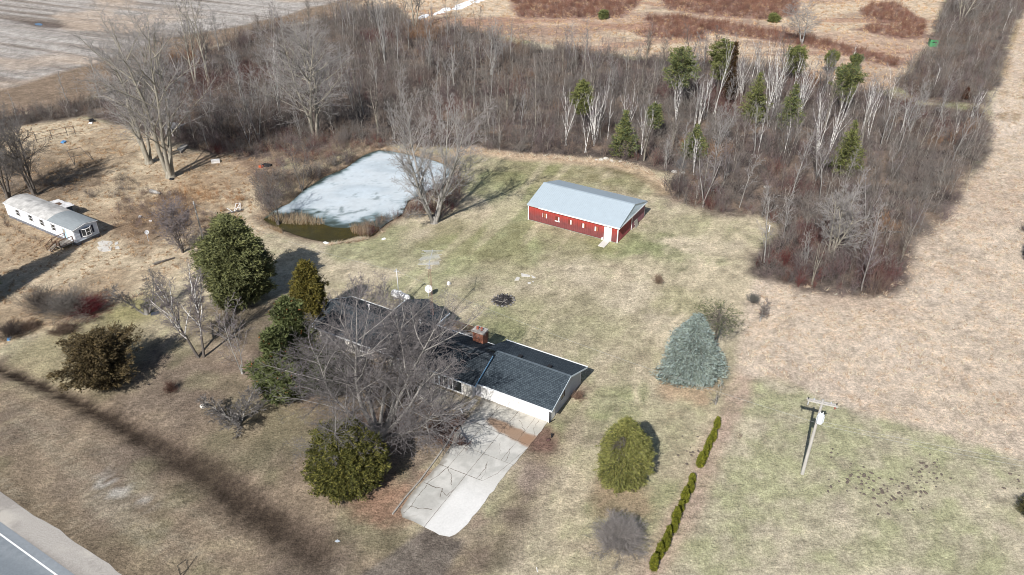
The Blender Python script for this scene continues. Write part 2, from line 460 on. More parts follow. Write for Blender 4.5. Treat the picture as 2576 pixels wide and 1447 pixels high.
    c = mixc(c, C(160,132,88), sstep(1.6, .3, d + wob * .3) * .6 * sstep(.4, .6, n2))
    m = inz(MEADOW, 1.2, .8)
    cf = mixc(C(208,184,154)[None, None] * np.ones(X.shape + (1,)), C(188,156,132), sstep(.42, .62, fbm(X * .02, Y * .06, 41, 4)) * .8)
    cf = mixc(cf, C(168,126,102), sstep(.58, .70, fbm(X * .03, Y * .09, 43, 4)) * .75)
    cf = mixc(cf, C(160,134,116), sstep(.56, .7, fbm(X * .05, Y * .12, 47, 3)) * .6)
    c = mixc(c, 0, m) + cf * m[..., None]
    for R in RUST:
        c = mixc(c, C(150,116,100), sstep(1.5, -1, poly_sd(X, Y, R) + wob * .5) * .9)
    # ploughed field, furrows along its own axis
    m = inz(W((-500,-60),(-500,400),(0,292),(190,262),(330,190),(560,110),(640,76),(760,58),(880,28),(1000,-60)), 1., .5)
    c = mixc(c, C(142,121,100), m)
    m = inz(PLOW, 1.5, .8)
    fd = np.array([32.4, -13.5]); fd /= np.linalg.norm(fd)
    fn = X * -fd[1] + Y * fd[0]; fa = X * fd[0] + Y * fd[1]
    b1 = fbm(fn * .11, fa * .012, 71, 4); b2 = fbm(fn * .55, fa * .012, 73, 3)
    cp_ = mixc(C(176,168,160)[None, None] * np.ones(X.shape + (1,)), C(128,113,100), sstep(.40, .64, b1 * .5 + b2 * .5) * .8)
    cp_ = cp_ * (1 + .34 * (fbm(fn * 1.1, fa * .01, 83, 2) - .5))[..., None]
    cp_ = mixc(cp_, C(190,168,146), sstep(.55, .7, fbm(fn * .06, fa * .03, 79, 3)) * .7)
    p = G(105, 62); d = np.hypot(((X - p[0]) * fd[0] + (Y - p[1]) * fd[1]) / 17, ((X - p[0]) * -fd[1] + (Y - p[1]) * fd[0]) / 4) + (n2 - .5)
    cp_ = mixc(cp_, C(104,90,82), sstep(1, .3, d) * .9)
    c = mixc(c, 0, m) + cp_ * m[..., None]
    # woodland floor
    for P_ in (WOODS, STRIP):
        m = inz(P_, 1.4, 1.1)
        cw = mixc(C(122,107,96)[None, None] * np.ones(X.shape + (1,)), C(88,78,72), sstep(.4, .65, n3))
        cw = mixc(cw, C(158,134,112), sstep(.55, .7, n2) * .6)
        c = mixc(c, 0, m) + cw * m[..., None]
    # tall pale grass along the wood edge behind the lawn
    d = line_d(X, Y, W((1150,385),(1190,378),(1300,394),(1420,402),(1530,412),(1600,430),(1650,455),(1675,480)))
    c = mixc(c, C(206,178,146), sstep(2.6, .6, d + wob * .4) * .8)
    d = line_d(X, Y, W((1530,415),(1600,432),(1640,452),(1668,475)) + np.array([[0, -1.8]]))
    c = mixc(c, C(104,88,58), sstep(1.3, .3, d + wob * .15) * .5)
    # pond bank and bed
    s_ = poly_sd(X, Y, POND)
    c = mixc(c, C(150,124,100), sstep(2.4, .6, s_ + wob * .25) * .75)
    c = mixc(c, C(70,60,40), sstep(.5, -.2, s_))
    L_ = c.mean(-1, keepdims=True); c = (L_ * .16 + c * .84) * np.array([.99, 1.0, 1.0])
    g_ = 1 + .55 * (n3[..., None] - .5) + .62 * (n4[..., None] - .5)
    far = ((np.abs(X) > 191) | (Y > 286) | (Y < 37))[..., None]
    c = np.where(far, C(186, 172, 146), c); g_ = np.where(far, 1., g_)
    return np.clip(c * g_, .01, .9)

def build_ground():
    xs = np.concatenate([[-3000, -1500, -800, -450, -300, -230], np.arange(-190, 190.1, .6), [230, 300, 450, 800, 1500, 3000]])
    ys = np.concatenate([[-1500, -600, -200, -60, 0, 25], np.arange(38, 285.1, .6), [320, 400, 600, 1000, 2000, 4000]])
    X, Y = np.meshgrid(xs, ys)
    Z = ground_z(X, Y)
    c = ground_col(X, Y)
    V = np.stack([X, Y, Z], -1).reshape(-1, 3)
    ny, nx = X.shape
    i = (np.arange(ny - 1)[:, None] * nx + np.arange(nx - 1)[None]).ravel()
    F = np.stack([i, i + 1, i + nx + 1, i + nx], -1)
    m = bpy.data.materials.new("winter_grass_ground"); m.use_nodes = True
    n, l = m.node_tree.nodes, m.node_tree.links
    b = n["Principled BSDF"]; b.inputs["Roughness"].default_value = .95; b.inputs["Specular IOR Level"].default_value = .1
    a = n.new("ShaderNodeVertexColor"); a.layer_name = "col"
    tc = n.new("ShaderNodeTexCoord")
    prev = a.outputs[0]
    for sc, lo, hi, det in ((.8, .82, 1.18, 5), (2.6, .66, 1.34, 6), (7., .7, 1.3, 4)):
        t = n.new("ShaderNodeTexNoise"); t.inputs["Scale"].default_value = sc; t.inputs["Detail"].default_value = det; t.inputs["Roughness"].default_value = .7
        l.new(tc.outputs["Object"], t.inputs[0])
        r = n.new("ShaderNodeMapRange"); r.inputs[1].default_value, r.inputs[2].default_value = .33, .67
        r.inputs[3].default_value, r.inputs[4].default_value = lo, hi
        l.new(t.outputs[0], r.inputs[0])
        mx = n.new("ShaderNodeMix"); mx.data_type = 'RGBA'; mx.blend_type = 'MULTIPLY'; mx.inputs[0].default_value = 1
        l.new(prev, mx.inputs[6]); l.new(r.outputs[0], mx.inputs[7]); prev = mx.outputs[2]
    l.new(prev, b.inputs["Base Color"])
    t = n.new("ShaderNodeTexNoise"); t.inputs["Scale"].default_value = 3.2; t.inputs["Detail"].default_value = 8; t.inputs["Roughness"].default_value = .75
    l.new(tc.outputs["Object"], t.inputs[0])
    bp = n.new("ShaderNodeBump"); bp.inputs["Strength"].default_value = 1; bp.inputs["Distance"].default_value = .22
    l.new(t.outputs[0], bp.inputs["Height"]); l.new(bp.outputs[0], b.inputs["Normal"])
    o = mk("ground", V, [F], m, col=c.reshape(-1, 3), smooth=True)
    tag(o, "winter lawn, rough fields and woodland floor", kind="structure")
build_ground()

def sheet(name, P, z, res, colf, m, th=0., jit=0.):
    """flat sheet filling polygon P, vertex tinted by colf(X,Y,sd)"""
    P = np.asarray(P)
    x0, y0 = P.min(0)[:2] - res; x1, y1 = P.max(0)[:2] + res
    xs, ys = np.arange(x0, x1 + res, res), np.arange(y0, y1 + res, res)
    X, Y = np.meshgrid(xs, ys)
    s = poly_sd(X, Y, P)
    Xs, Ys = X.copy(), Y.copy()
    # pull outside vertices onto the border
    gy, gx = np.gradient(s, ys, xs)
    out = (s > 0)
    Xs[out] -= (gx * s)[out]; Ys[out] -= (gy * s)[out]
    ny, nx = X.shape
    i = (np.arange(ny - 1)[:, None] * nx + np.arange(nx - 1)[None])
    ins = (s < 0)
    keep = (ins[:-1, :-1] | ins[1:, :-1] | ins[:-1, 1:] | ins[1:, 1:])
    i = i[keep]
    F = np.stack([i, i + 1, i + nx + 1, i + nx], -1)
    used, inv = np.unique(F, return_inverse=True)
    V = np.stack([Xs, Ys, np.full_like(Xs, z)], -1).reshape(-1, 3)[used]
    col = colf(Xs, Ys, s).reshape(-1, 3)[used]
    return mk(name, V, [inv.reshape(F.shape)], m, col=col, smooth=True)

# ---- ice and open water
def icecol(X, Y, s):
    d = -s
    n2 = fbm(X * .12, Y * .2, 7, 4); n3 = fbm(X * .7, Y * 1.1, 8, 3); n4 = fbm(X * 2.2, Y * 3.2, 9, 2)
    c = C(200,208,212)[None, None] * np.ones(X.shape + (1,))
    c = mixc(c, C(176,188,195), sstep(.42, .7, n2) * .7)
    c = mixc(c, C(206,217,224), sstep(.5, .75, fbm(X * .25, Y * .4, 19, 3)) * .6)
    c = mixc(c, C(140,158,164), sstep(.62, .75, n3 * .6 + n4 * .4) * .55)
    ow = poly_sd(X, Y, OPENW)
    e = np.minimum(d * .8, ow * .55) + (n3 - .5) * 1.8 + (n2 - .5) * 1.6
    c = mixc(c, C(120,142,146), sstep(1.1, .2, e) * .8)
    c = mixc(c, C(52,62,52), sstep(.55, -.1, e) * .9)
    # thawed cracks fanning from sunken branches
    for pts in ([(905,578),(925,560),(960,547),(1000,528)][:0], [(895,545),(940,528),(975,520),(1010,512)], [(860,560),(900,545),(940,530)], [(905,530),(915,512)], [(950,520),(948,505)]):
        if pts:
            q = [(p[0] - 90, p[1] + 15) for p in pts]
            dd = line_d(X, Y, W(*q, z=PZ)) + (n4 - .5) * .9
            c = mixc(c, C(96,112,112), sstep(.5, .1, dd) * .7)
    for (px, py, r) in [(948,499,.9),(948,487,.5),(1060,513,.6),(892,490,.5),(1070,555,.0)]:
        p = G(px, py, PZ); dd = np.hypot(X - p[0], Y - p[1]) / max(r, .1) + (n4 - .5) * 1.5
        c = mixc(c, C(110,124,124), sstep(1, .3, dd) * .7)
    return np.clip(c, .01, .92)
M_ice = mat("pond_ice", rough=.45, noise=.07, scale=1.6, bump=.01, bscale=6, attr="col", spec=.4)
ICE_P = []
tag(sheet("ice", POND, PZ, .3, icecol, M_ice), "pale blue ice sheet covering most of the pond", kind="structure")
M_water = mat("pond_water", (.045, .037, .008), .12, .25, .5, .01, 1.2, spec=.35)
# the open water lies where the ice has melted back from the near bank: its own sheet just above the ice level
def cut(P, Q):
    """Sutherland-like: polygon P sampled, kept inside Q"""
    return P
xs_, ys_ = None, None
def water_poly():
    a = list(W((668,549),(690,541),(720,548),(752,556),(790,560),(815,565),(835,572),(870,574),(905,568),(930,566),(955,572), z=PZ))
    b = list(W((952,582),(935,597),(897,594),(857,607),(828,610),(790,604),(744,591),(715,580),(680,564),(662,552), z=PZ))
    return np.array(a + b)
def watercol(X, Y, s):
    return np.ones(X.shape + (3,)) * C(60, 54, 22)
tag(sheet("water", water_poly(), PZ + .012, .3, watercol, M_water), "olive brown open water along the near bank of the pond", kind="structure")

# ---- road, shoulder, line
def strip_pts(off0, off1, L0=-60, L1=60, z=.01, n=2):
    t = np.linspace(L0, L1, n)
    return t
_a, _b = G(0, 1344)[:2], G(142, 1447)[:2]
RD = (_b - _a) / np.linalg.norm(_b - _a); RN = np.array([-RD[1], RD[0]])
if RN @ (np.array([0, 60.]) - _a) < 0: RN = -RN
def band(o0, o1, z):
    """strip parallel to the road, offsets measured from the white line toward the yard"""
    out = []
    for t, o in ((-150, o0), (150, o0), (150, o1), (-150, o1)):
        out.append(_a + RD * t + RN * o)
    return np.array(out)
def flat(name, P, z, m, col=None, parent=None):
    V = np.c_[P, np.full(len(P), z)]
    return mk(name, V, [np.arange(len(P))[None]], m, parent)
offs = lambda p: float((G(*p)[:2] - _a) @ RN)
E_p, E_s = (offs((0, 1312)) + offs((188, 1447))) / 2, (offs((0, 1233)) + offs((129, 1319)) + offs((295, 1447))) / 3
def roadcol(X, Y, s):
    o = (X - _a[0]) * RN[0] + (Y - _a[1]) * RN[1]
    al = (X - _a[0]) * RD[0] + (Y - _a[1]) * RD[1]
    c = C(136,142,147)[None, None] * np.ones(X.shape + (1,))
    c = mixc(c, C(112,120,126), sstep(.3, -.2, o) * .7)
    c = mixc(c, C(150,156,160), sstep(.45, .65, fbm(o * 1.2, al * .06, 3, 3)) * .5)
    return c
M_asph = mat("asphalt", rough=.85, noise=.12, scale=6, bump=.004, bscale=80, attr="col")
rd = sheet("road", band(-9, E_p, 0), .02, .5, roadcol, M_asph)
tag(rd, "grey asphalt road crossing the near left corner", kind="structure")
def shcol(X, Y, s):
    o = (X - _a[0]) * RN[0] + (Y - _a[1]) * RN[1]; al = X * RD[0] + Y * RD[1]
    c = C(172,167,160)[None, None] * np.ones(X.shape + (1,))
    c = mixc(c, C(148,142,136), sstep(.45, .62, fbm(o * 1.5, al * .15, 4, 4)) * .8)
    return mixc(c, C(192,186,176), sstep(.55, .68, fbm(o * .8 + 9, al * .2, 5, 3)) * .8)
M_grav = mat("gravel", rough=.95, noise=.22, scale=9, bump=.03, bscale=25, attr="col", spec=.1)
def wedge():
    P = band(E_p, E_s, 0)
    t = np.linspace(150, -150, 260)
    wv = (fbm(t * .35, t * 0, 15, 4) - .5) * .7
    edge = _a + np.outer(t, RD) + np.outer(E_s + wv, RN)
    return np.vstack([P[:2], edge])
tag(sheet("shoulder", wedge(), .012, .35, shcol, M_grav), "pale gravel shoulder beside the road", kind="structure")
M_line = mat("line_paint", (.82, .82, .8), .7, .08, 8)
tag(flat("edge_line", band(-.07, .07, 0), .026, M_line), "white edge line painted along the road", kind="structure")

# ---- concrete driveway (house frame: origin garage corner, x to the right, y to the back)
HA = radians(29.7)
HO = np.array([3.83, 62.41])
HX, HY = np.array([cos(HA), -sin(HA)]), np.array([sin(HA), cos(HA)])
def HW(x, y): return HO + HX * x + HY * y
def HWp(pts): return np.array([HW(*p) for p in pts])
rng = np.random.default_rng(5)
dr_poly = [(-.15, 0), (-.12, -4.2), (-.2, -9), (-.1, -13), (-.25, -16.6), (-.7, -17.5), (-1.6, -17.75), (-4, -17.6), (-5.6, -17.7), (-6.15, -17.2), (-6.5, -15.5), (-6.5, -13.4), (-6.55, -10.5), (-6.9, -8), (-7.5, -6.2), (-7.7, -3.6), (-7.75, -1.2), (-8.1, -.3), (-8.1, 0)]
_dp = []
for i in range(len(dr_poly)):
    a, b = np.array(dr_poly[i]), np.array(dr_poly[(i + 1) % len(dr_poly)])
    k = max(1, int(np.linalg.norm(b - a) / .5))
    for j in range(k):
        p = a + (b - a) * j / k
        if p[1] < -.5: p = p + rng.normal(0, .045, 2)
        _dp.append(p)
DRV = HWp(_dp)
def drvcol(X, Y, s):
    lx = (X - HO[0]) * HX[0] + (Y - HO[1]) * HX[1]; ly = (X - HO[0]) * HY[0] + (Y - HO[1]) * HY[1]
    n3 = fbm(X * .8, Y * .8, 12, 4); n2 = fbm(X * .25, Y * .25, 13, 3); n4 = fbm(X * 3, Y * 3, 14, 3)
    c = C(199,197,191)[None, None] * np.ones(X.shape + (1,))
    c = mixc(c, C(172,171,165), sstep(.4, .65, n3) * .75)
    c = mixc(c, C(222,221,218), sstep(-9, -13, ly) * sstep(-3.6, -2.8, lx) * .8)
    c = mixc(c, C(178,174,164), sstep(-3, -1, ly + n3 * 2) * .5)
    # dry leaf silt drifted in front of the right bay
    d = np.hypot((lx + 2.6) / 3.1, (ly + 3.1 + .12 * (lx + 2.6)) / .95) + (n3 - .5) * .9
    c = mixc(c, C(146,120,98), sstep(1.05, .7, d) * .92)
    d = np.hypot((lx + .4) / 1.1, (ly + 3.4) / 1.1) + (n3 - .5) * .8
    c = mixc(c, C(150,122,100), sstep(1.05, .7, d) * .9)
    # moss-dark edge on the left
    e = -s + (n4 - .5) * .5 + (n3 - .5)
    c = mixc(c, C(120,112,100), sstep(.6, .1, e) * sstep(-3.5, -5.5, lx) * .7)
    for (x, y, r, k) in [(-4.6, -15.2, 1.5, .35), (-3.2, -6, 1.0, .3), (-4.0, -13.6, .9, .45), (-1.6, -4.6, .8, .2), (-6.4, -4.5, 1.2, .3)]:
        d = np.hypot(lx - x, ly - y) / r + (n3 - .5) * 1.2
        c = mixc(c, C(140,138,132), sstep(1, .3, d) * k)
    return c
M_drv = mat("driveway_concrete", rough=.85, noise=.07, scale=5, bump=.004, bscale=60, attr="col")
drv = sheet("driveway", DRV, .05, .16, drvcol, M_drv)
tag(drv, "cracked pale concrete driveway leading to the garage", kind="structure")
ck = MB()
def crack(pts, w=.035, wob=.05, seed=0):
    r = np.random.default_rng(seed)
    P = []
    for i in range(len(pts) - 1):
        a, b = np.array(pts[i], float), np.array(pts[i + 1], float)
        k = max(2, int(np.linalg.norm(b - a) / .22))
        for j in range(k):
            p = a + (b - a) * j / k
            if j or i: p = p + r.normal(0, wob, 2)
            P.append(p)
    P.append(np.array(pts[-1], float))
    P = np.array(P)
    d = np.gradient(P, axis=0); d /= np.linalg.norm(d, axis=1, keepdims=True)
    n = np.c_[-d[:, 1], d[:, 0]] * (w * r.uniform(.35, 1.1, len(P)) / 2)[:, None]
    A = np.array([HW(*p) for p in P + n]); B = np.array([HW(*p) for p in P - n])
    V = np.vstack([np.c_[A, np.full(len(A), .0545)], np.c_[B, np.full(len(B), .0545)]])
    m_ = len(A)
    ck.add(V, [(i, i + 1, m_ + i + 1, m_ + i) for i in range(m_ - 1)])
j = .008
crack([(-3.25, -17.7), (-3.45, -10), (-3.6, -3.2), (-3.6, -.1)], .045, j, 1)
crack([(-5.5, -10.3), (-5.6, -5), (-5.75, -.1)], .045, j, 2)
crack([(-1.55, -7.2), (-1.5, -3.9), (-1.6, -.1)], .035, j, 3)
crack([(-7.1, -7.35), (-.2, -7.15)], .04, j, 4)
crack([(-6.6, -10.6), (-1.69, -10.4)], .06, j, 5)
crack([(-7.3, -3.8), (-.2, -4.0)], .045, j, 6)
crack([(-1.69, -10.4), (-.95, -8.9), (-.15, -4.6)], .03, j, 61)
crack([(-5.5, -10.4), (-5.75, -12.2), (-6.0, -13.3)], .07, .05, 7)
crack([(-5.5, -10.4), (-4.6, -11.4), (-3.9, -12.3)], .07, .06, 8)
crack([(-6.3, -13.3), (-5.2, -13.3), (-4.4, -13.2), (-4.0, -14.1)], .07, .05, 9)
crack([(-4.4, -13.2), (-3.6, -13.7), (-3.38, -12.6)], .05, .05, 10)
crack([(-5.9, -13.4), (-5.9, -15), (-5.6, -16.4), (-5.8, -17.3)], .055, .05, 11)
crack([(-5.7, -16.4), (-4.6, -16.0), (-3.8, -15.7)], .06, .05, 12)
crack([(-2.6, -8.0), (-2.3, -9.2), (-2.3, -10.3)], .05, .05, 13)
crack([(-2.6, -8.0), (-2.0, -9.4), (-1.9, -10.3)], .03, .05, 14)
crack([(-1.6, -5.3), (-1.2, -6.3), (-1.1, -7.1)], .045, .05, 15)
crack([(-2.9, -1.2), (-1.7, -2.2), (-1.5, -3.1)], .05, .06, 16)
crack([(-1.1, -.2), (-.9, -1.6), (-.3, -2.8)], .03, .05, 17)
crack([(-2.9, -5), (-2.5, -5.9), (-2.0, -6.6)], .02, .04, 18)
M_crack = mat("crack_dirt", (.10, .075, .055), .95)
tag(ck.build("crack", M_crack, drv), kind=None)
# low timber edging along the left side of the drive
eb = MB()
ed = [(-6.42, -17.9), (-6.62, -15.6), (-6.66, -13.4), (-6.95, -10.6), (-7.27, -7.8), (-7.9, -5.3)]
for a, b in zip(ed[:-1], ed[1:]):
    eb.bar((*HW(a[0] - .12, a[1]), .06), (*HW(b[0] - .12, b[1]), .06), .14, .14)
tag(eb.build("edging", M_wood), "weathered timber edging along the left side of the driveway", "edging")
# patio slabs by the front door
def patcol(X, Y, s):
    n3 = fbm(X * .8, Y * .8, 22, 4)
    c = C(182,178,168)[None, None] * np.ones(X.shape + (1,))
    return mixc(c, C(150,140,124), sstep(.4, .62, n3) * .8)
tag(sheet("path", HWp([(-9.1, -.95), (-9.1, -2.9), (-10.2, -3.6), (-12.5, -3.9), (-14.2, -3.4), (-15.2, -2.0), (-15.2, -.95)]), .04, .2, patcol, M_drv), "worn concrete patio slab under the big front windows", kind="structure")
# ------------------------------------------------------------------ buildings
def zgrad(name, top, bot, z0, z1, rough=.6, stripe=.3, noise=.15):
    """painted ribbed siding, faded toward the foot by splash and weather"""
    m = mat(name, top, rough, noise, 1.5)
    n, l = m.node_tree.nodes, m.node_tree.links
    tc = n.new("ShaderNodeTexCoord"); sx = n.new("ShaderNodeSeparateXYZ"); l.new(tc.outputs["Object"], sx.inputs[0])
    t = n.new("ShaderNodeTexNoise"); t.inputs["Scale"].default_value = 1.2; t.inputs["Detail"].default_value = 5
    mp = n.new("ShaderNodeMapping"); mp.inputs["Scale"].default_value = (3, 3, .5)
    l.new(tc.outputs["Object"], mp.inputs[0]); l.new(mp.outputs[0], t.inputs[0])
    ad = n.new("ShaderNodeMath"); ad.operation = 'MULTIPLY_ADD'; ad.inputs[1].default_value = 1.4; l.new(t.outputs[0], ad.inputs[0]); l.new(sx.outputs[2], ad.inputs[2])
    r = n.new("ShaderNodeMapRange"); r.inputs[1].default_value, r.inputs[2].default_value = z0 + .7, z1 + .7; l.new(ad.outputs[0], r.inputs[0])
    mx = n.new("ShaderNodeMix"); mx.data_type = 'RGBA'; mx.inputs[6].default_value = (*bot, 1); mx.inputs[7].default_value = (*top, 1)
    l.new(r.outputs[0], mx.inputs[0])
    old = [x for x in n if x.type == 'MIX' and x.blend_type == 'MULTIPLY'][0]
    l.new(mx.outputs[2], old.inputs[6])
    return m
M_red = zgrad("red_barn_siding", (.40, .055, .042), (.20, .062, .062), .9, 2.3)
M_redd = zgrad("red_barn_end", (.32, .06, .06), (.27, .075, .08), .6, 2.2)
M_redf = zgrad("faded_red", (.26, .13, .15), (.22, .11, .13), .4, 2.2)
M_barnroof = mat("barn_roof_metal", (.43, .50, .545), .42, .04, 1.2, metal=.15, spec=.4)
M_galv = mat("gable_metal", (.50, .60, .68), .45, .12, 3, metal=.2)
def ribbed(mb, x0, x1, y, z0, z1, step=.30, w=.05, d=.03, axis='x', side=-1):
    n = int(round((x1 - x0) / step))
    for i in range(n + 1):
        c = x0 + (x1 - x0) * i / n
        a, b = c - w / 2, c + w / 2
        if axis == 'x': mb.box(max(a, x0), min(b, x1), *(sorted((y, y + side * d))), z0, z1)
        else: mb.box(*(sorted((y, y + side * d))), max(a, x0), min(b, x1), z0, z1)

def barn():
    A = radians(30.7); L, Wd = 14.75, 9.85
    t = empty("barn", (15.16, 100.98, 0), "long red metal-sided barn with pale blue-white roof behind the lawn", "barn", rotz=-A)
    EZ, RZ, MY = 2.62, 4.22, 4.92
    mb = MB()
    mb.box(-L, 0, 0, .12, 0.12, EZ); mb.box(-L, 0, Wd - .12, Wd, 0.12, EZ); mb.box(-L, -L + .12, .12, Wd - .12, .12, EZ)
    ribbed(mb, -L + .15, -.15, 0, .14, EZ - .02)
    mb.build("wall", M_red, t)
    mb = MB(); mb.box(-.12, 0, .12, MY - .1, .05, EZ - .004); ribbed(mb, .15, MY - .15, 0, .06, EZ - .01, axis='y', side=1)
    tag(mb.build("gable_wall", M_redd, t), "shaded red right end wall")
    mb = MB(); mb.box(-.10, .07, MY + .02, Wd - .15, .03, EZ - .12); ribbed(mb, MY + .1, Wd - .25, .07, .04, EZ - .14, axis='y', side=1)
    tag(mb.build("door", M_redf, t), "big faded sliding door on the right end")
    mb = MB()
    for y in (-.04,): mb.box(-.09, .05, y, .08, .02, EZ)
    mb.box(-L - .05, -L + .09, -.04, .08, .02, EZ)
    mb.box(.0, .09, MY - .06, MY + .015, .02, EZ - .05)
    mb.box(-.08, .06, Wd - .06, Wd + .04, .02, EZ)
    mb.split("corner_trim", M_trim, t)
    mb = MB(); mb.box(-L, -.0, -.01, 0.02, 0, .07); mb.build("footing", M_wood, t)
    # roof with raised seams
    mb = MB(); x0, x1 = -L - .12, .32; fy, by = -.28, Wd + .28; ez = EZ + .02; s1 = (RZ - ez) / (MY - fy)
    mb.poly([(x0, fy, ez), (x1, fy, ez), (x1, MY, RZ), (x0, MY, RZ)], .05)
    mb.poly([(x0, MY, RZ), (x1, MY, RZ), (x1, by, ez), (x0, by, ez)], .05)
    n = 50
    for i in range(n + 1):
        x = x0 + .02 + (x1 - x0 - .04) * i / n
        mb.bar((x, fy + .01, ez + .012), (x, MY, RZ + .012), .045, .03)
        mb.bar((x, MY, RZ + .012), (x, by - .01, ez + .012), .045, .03)
    mb.bar((x0, MY, RZ + .03), (x1, MY, RZ + .03), .3, .03)
    mb.build("roof", M_barnroof, t)
    mb = MB(); mb.box(-L + 1.9, x1 + .01, fy - .03, fy + .0, ez - .20, ez - .01); mb.build("eave_trim", M_trim, t)
    mb = MB(); mb.box(x0, -L + 1.86, fy - .02, fy, ez - .13, ez - .01); tag(mb.build("eave_trim", M_steel, t), "bare grey stretch of eave trim at the left end")
    # gable panel hangs proud of the end wall
    gx = .26
    mb = MB(); mb.poly([(gx, fy + .1, ez - .06), (gx, by - .1, ez - .06), (gx, MY, RZ - .06)], .04, (-1, 0, 0))
    for i in range(1, 26):
        y = fy + (by - fy) * i / 26
        zt = RZ - abs(y - MY) * s1 - .08
        if zt > ez: mb.box(gx, gx + .02, y - .02, y + .02, ez - .05, zt)
    mb.build("gable_panel", M_galv, t)
    mb = MB(); mb.box(gx - .08, gx + .04, fy + .05, by - .05, ez - .24, ez - .06); mb.build("gable_trim", M_trim, t)
    M_in = mat("barn_window_dim_interior", (.16, .045, .03), .8, .3, 3)  # flat dark panels stand in for the dim interior behind the openings
    M_in2 = mat("barn_window_interior_orange", (.33, .12, .06), .8, .3, 3)
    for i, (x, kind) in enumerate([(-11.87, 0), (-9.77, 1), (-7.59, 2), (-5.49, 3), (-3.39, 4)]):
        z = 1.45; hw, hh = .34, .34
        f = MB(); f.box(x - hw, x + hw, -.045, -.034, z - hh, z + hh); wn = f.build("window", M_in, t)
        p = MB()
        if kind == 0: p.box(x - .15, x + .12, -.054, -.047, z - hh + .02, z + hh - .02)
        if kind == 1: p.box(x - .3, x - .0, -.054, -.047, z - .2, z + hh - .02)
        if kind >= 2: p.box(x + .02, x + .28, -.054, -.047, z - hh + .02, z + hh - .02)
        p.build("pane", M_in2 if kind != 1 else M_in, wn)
        s = MB()
        if kind == 0: s.box(x + .2, x + hw + .02, -.085, -.058, z - hh - .03, z + hh); s.box(x - hw - .04, x - hw + .02, -.085, -.058, z - hh, z + hh)
        if kind == 1: s.box(x + .18, x + hw, -.085, -.058, z - hh, z + hh - .04); s.box(x - hw - .06, x + hw + .06, -.09, -.058, z - hh - .14, z - hh + .01)
        if kind == 2: s.box(x - .02, x + .18, -.085, -.058, z - hh, z + hh)
        if kind == 3: s.box(x - .11, x + .13, -.085, -.058, z - hh, z + hh)
        if kind == 4: s.box(x - .24, x - .02, -.085, -.058, z - hh, z + hh)
        s.split("sash", M_trim, wn)
    d = MB(); d.box(-2.06, -1.04, -.07, -.035, .06, 2.12); do = d.build("door", M_white, t); tag(do, "white walk-in door in the long wall")
    fr = MB(); fr.box(-2.14, -2.06, -.06, 0, .04, 2.2); fr.box(-1.04, -.96, -.06, 0, .04, 2.2); fr.box(-2.14, -.96, -.06, 0, 2.12, 2.2); fr.build("frame", M_trim, do)
    h = MB(); h.tube([(-1.93, -.075, 1.0), (-1.93, -.13, 1.0)], .03, 8); h.build("handle", M_steel, do)
    # concrete stoop slab
    s = MB(); s.poly([(-2.05, -2.15, .10), (-1.05, -2.15, .10), (-1.05, -.1, .14), (-2.05, -.1, .14)], .14)
    tag(s.build("slab", M_conc, None, loc=(15.16, 100.98, 0), rotz=-A), "narrow concrete slab laid before the white barn door", "slab")
    e = MB(); e.box(-2.42, -2.24, -.2, -.02, 0, .38)
    tag(e.build("meter_box", M_trim, None, loc=(15.16, 100.98, 0), rotz=-A), "small white box on the ground left of the white barn door", "box")
    p = MB()
    for k in range(6): p.box(-.02 , .02, -.52 + k * .185, -.40 + k * .185, 0, 1.15)
    for z in (.12, .6, 1.0): p.box(-.11, -.02, -.53, .53, z - .05, z + .05)
    o = p.build("pallet", M_wood)
    lx, ly = .42, 6.2; a = A
    o.location = (15.16 + lx * cos(a) + ly * sin(a), 100.98 - lx * sin(a) + ly * cos(a), .02); o.rotation_euler = (0, radians(-14), -A)
    tag(o, "weathered wooden pallet leaning on the faded sliding door of the red barn", "pallet")
barn()

def shingle(name, c1, c2, row=.145):
    m = mat(name, c1, .9, .12, 4, spec=.15)
    n, l = m.node_tree.nodes, m.node_tree.links
    tc = n.new("ShaderNodeTexCoord")
    br = n.new("ShaderNodeTexBrick")
    br.inputs["Scale"].default_value = 1; br.inputs["Brick Width"].default_value = .26; br.inputs["Row Height"].default_value = row * 1.15
    br.inputs["Mortar Size"].default_value = .018; br.inputs["Bias"].default_value = .1
    br.inputs["Color1"].default_value = (*c1, 1); br.inputs["Color2"].default_value = (*c2, 1); br.inputs["Mortar"].default_value = (c1[0] * .55, c1[1] * .55, c1[2] * .55, 1)
    l.new(tc.outputs["Object"], br.inputs["Vector"])
    old = [x for x in n if x.type == 'MIX'][0]
    l.new(br.outputs[0], old.inputs[6])
    return m
M_sh = shingle("blue_grey_shingle", (.036, .048, .060), (.072, .092, .108))
M_sh2 = shingle("charcoal_shingle", (.020, .027, .034), (.055, .066, .076))
M_fasc = mat("blue_white_fascia", (.62, .70, .76), .5)
M_shadedsid = zgrad("shaded_siding", (.46, .47, .50), (.42, .42, .45), .2, 1.0, noise=.05)  # darker copy of the pale siding, shade of the end walls put into its grey
M_bright = mat("white_panel", (.84, .83, .81), .55, .03, 2)
M_beige = mat("beige_panel", (.74, .69, .63), .6, .05, 1.2, stretch=(.4, 1, 4))
M_brick = mat("chimney_brick", (.24, .10, .065), .9, .3, 9)
M_gutter = mat("gutter_white", (.78, .80, .80), .4)

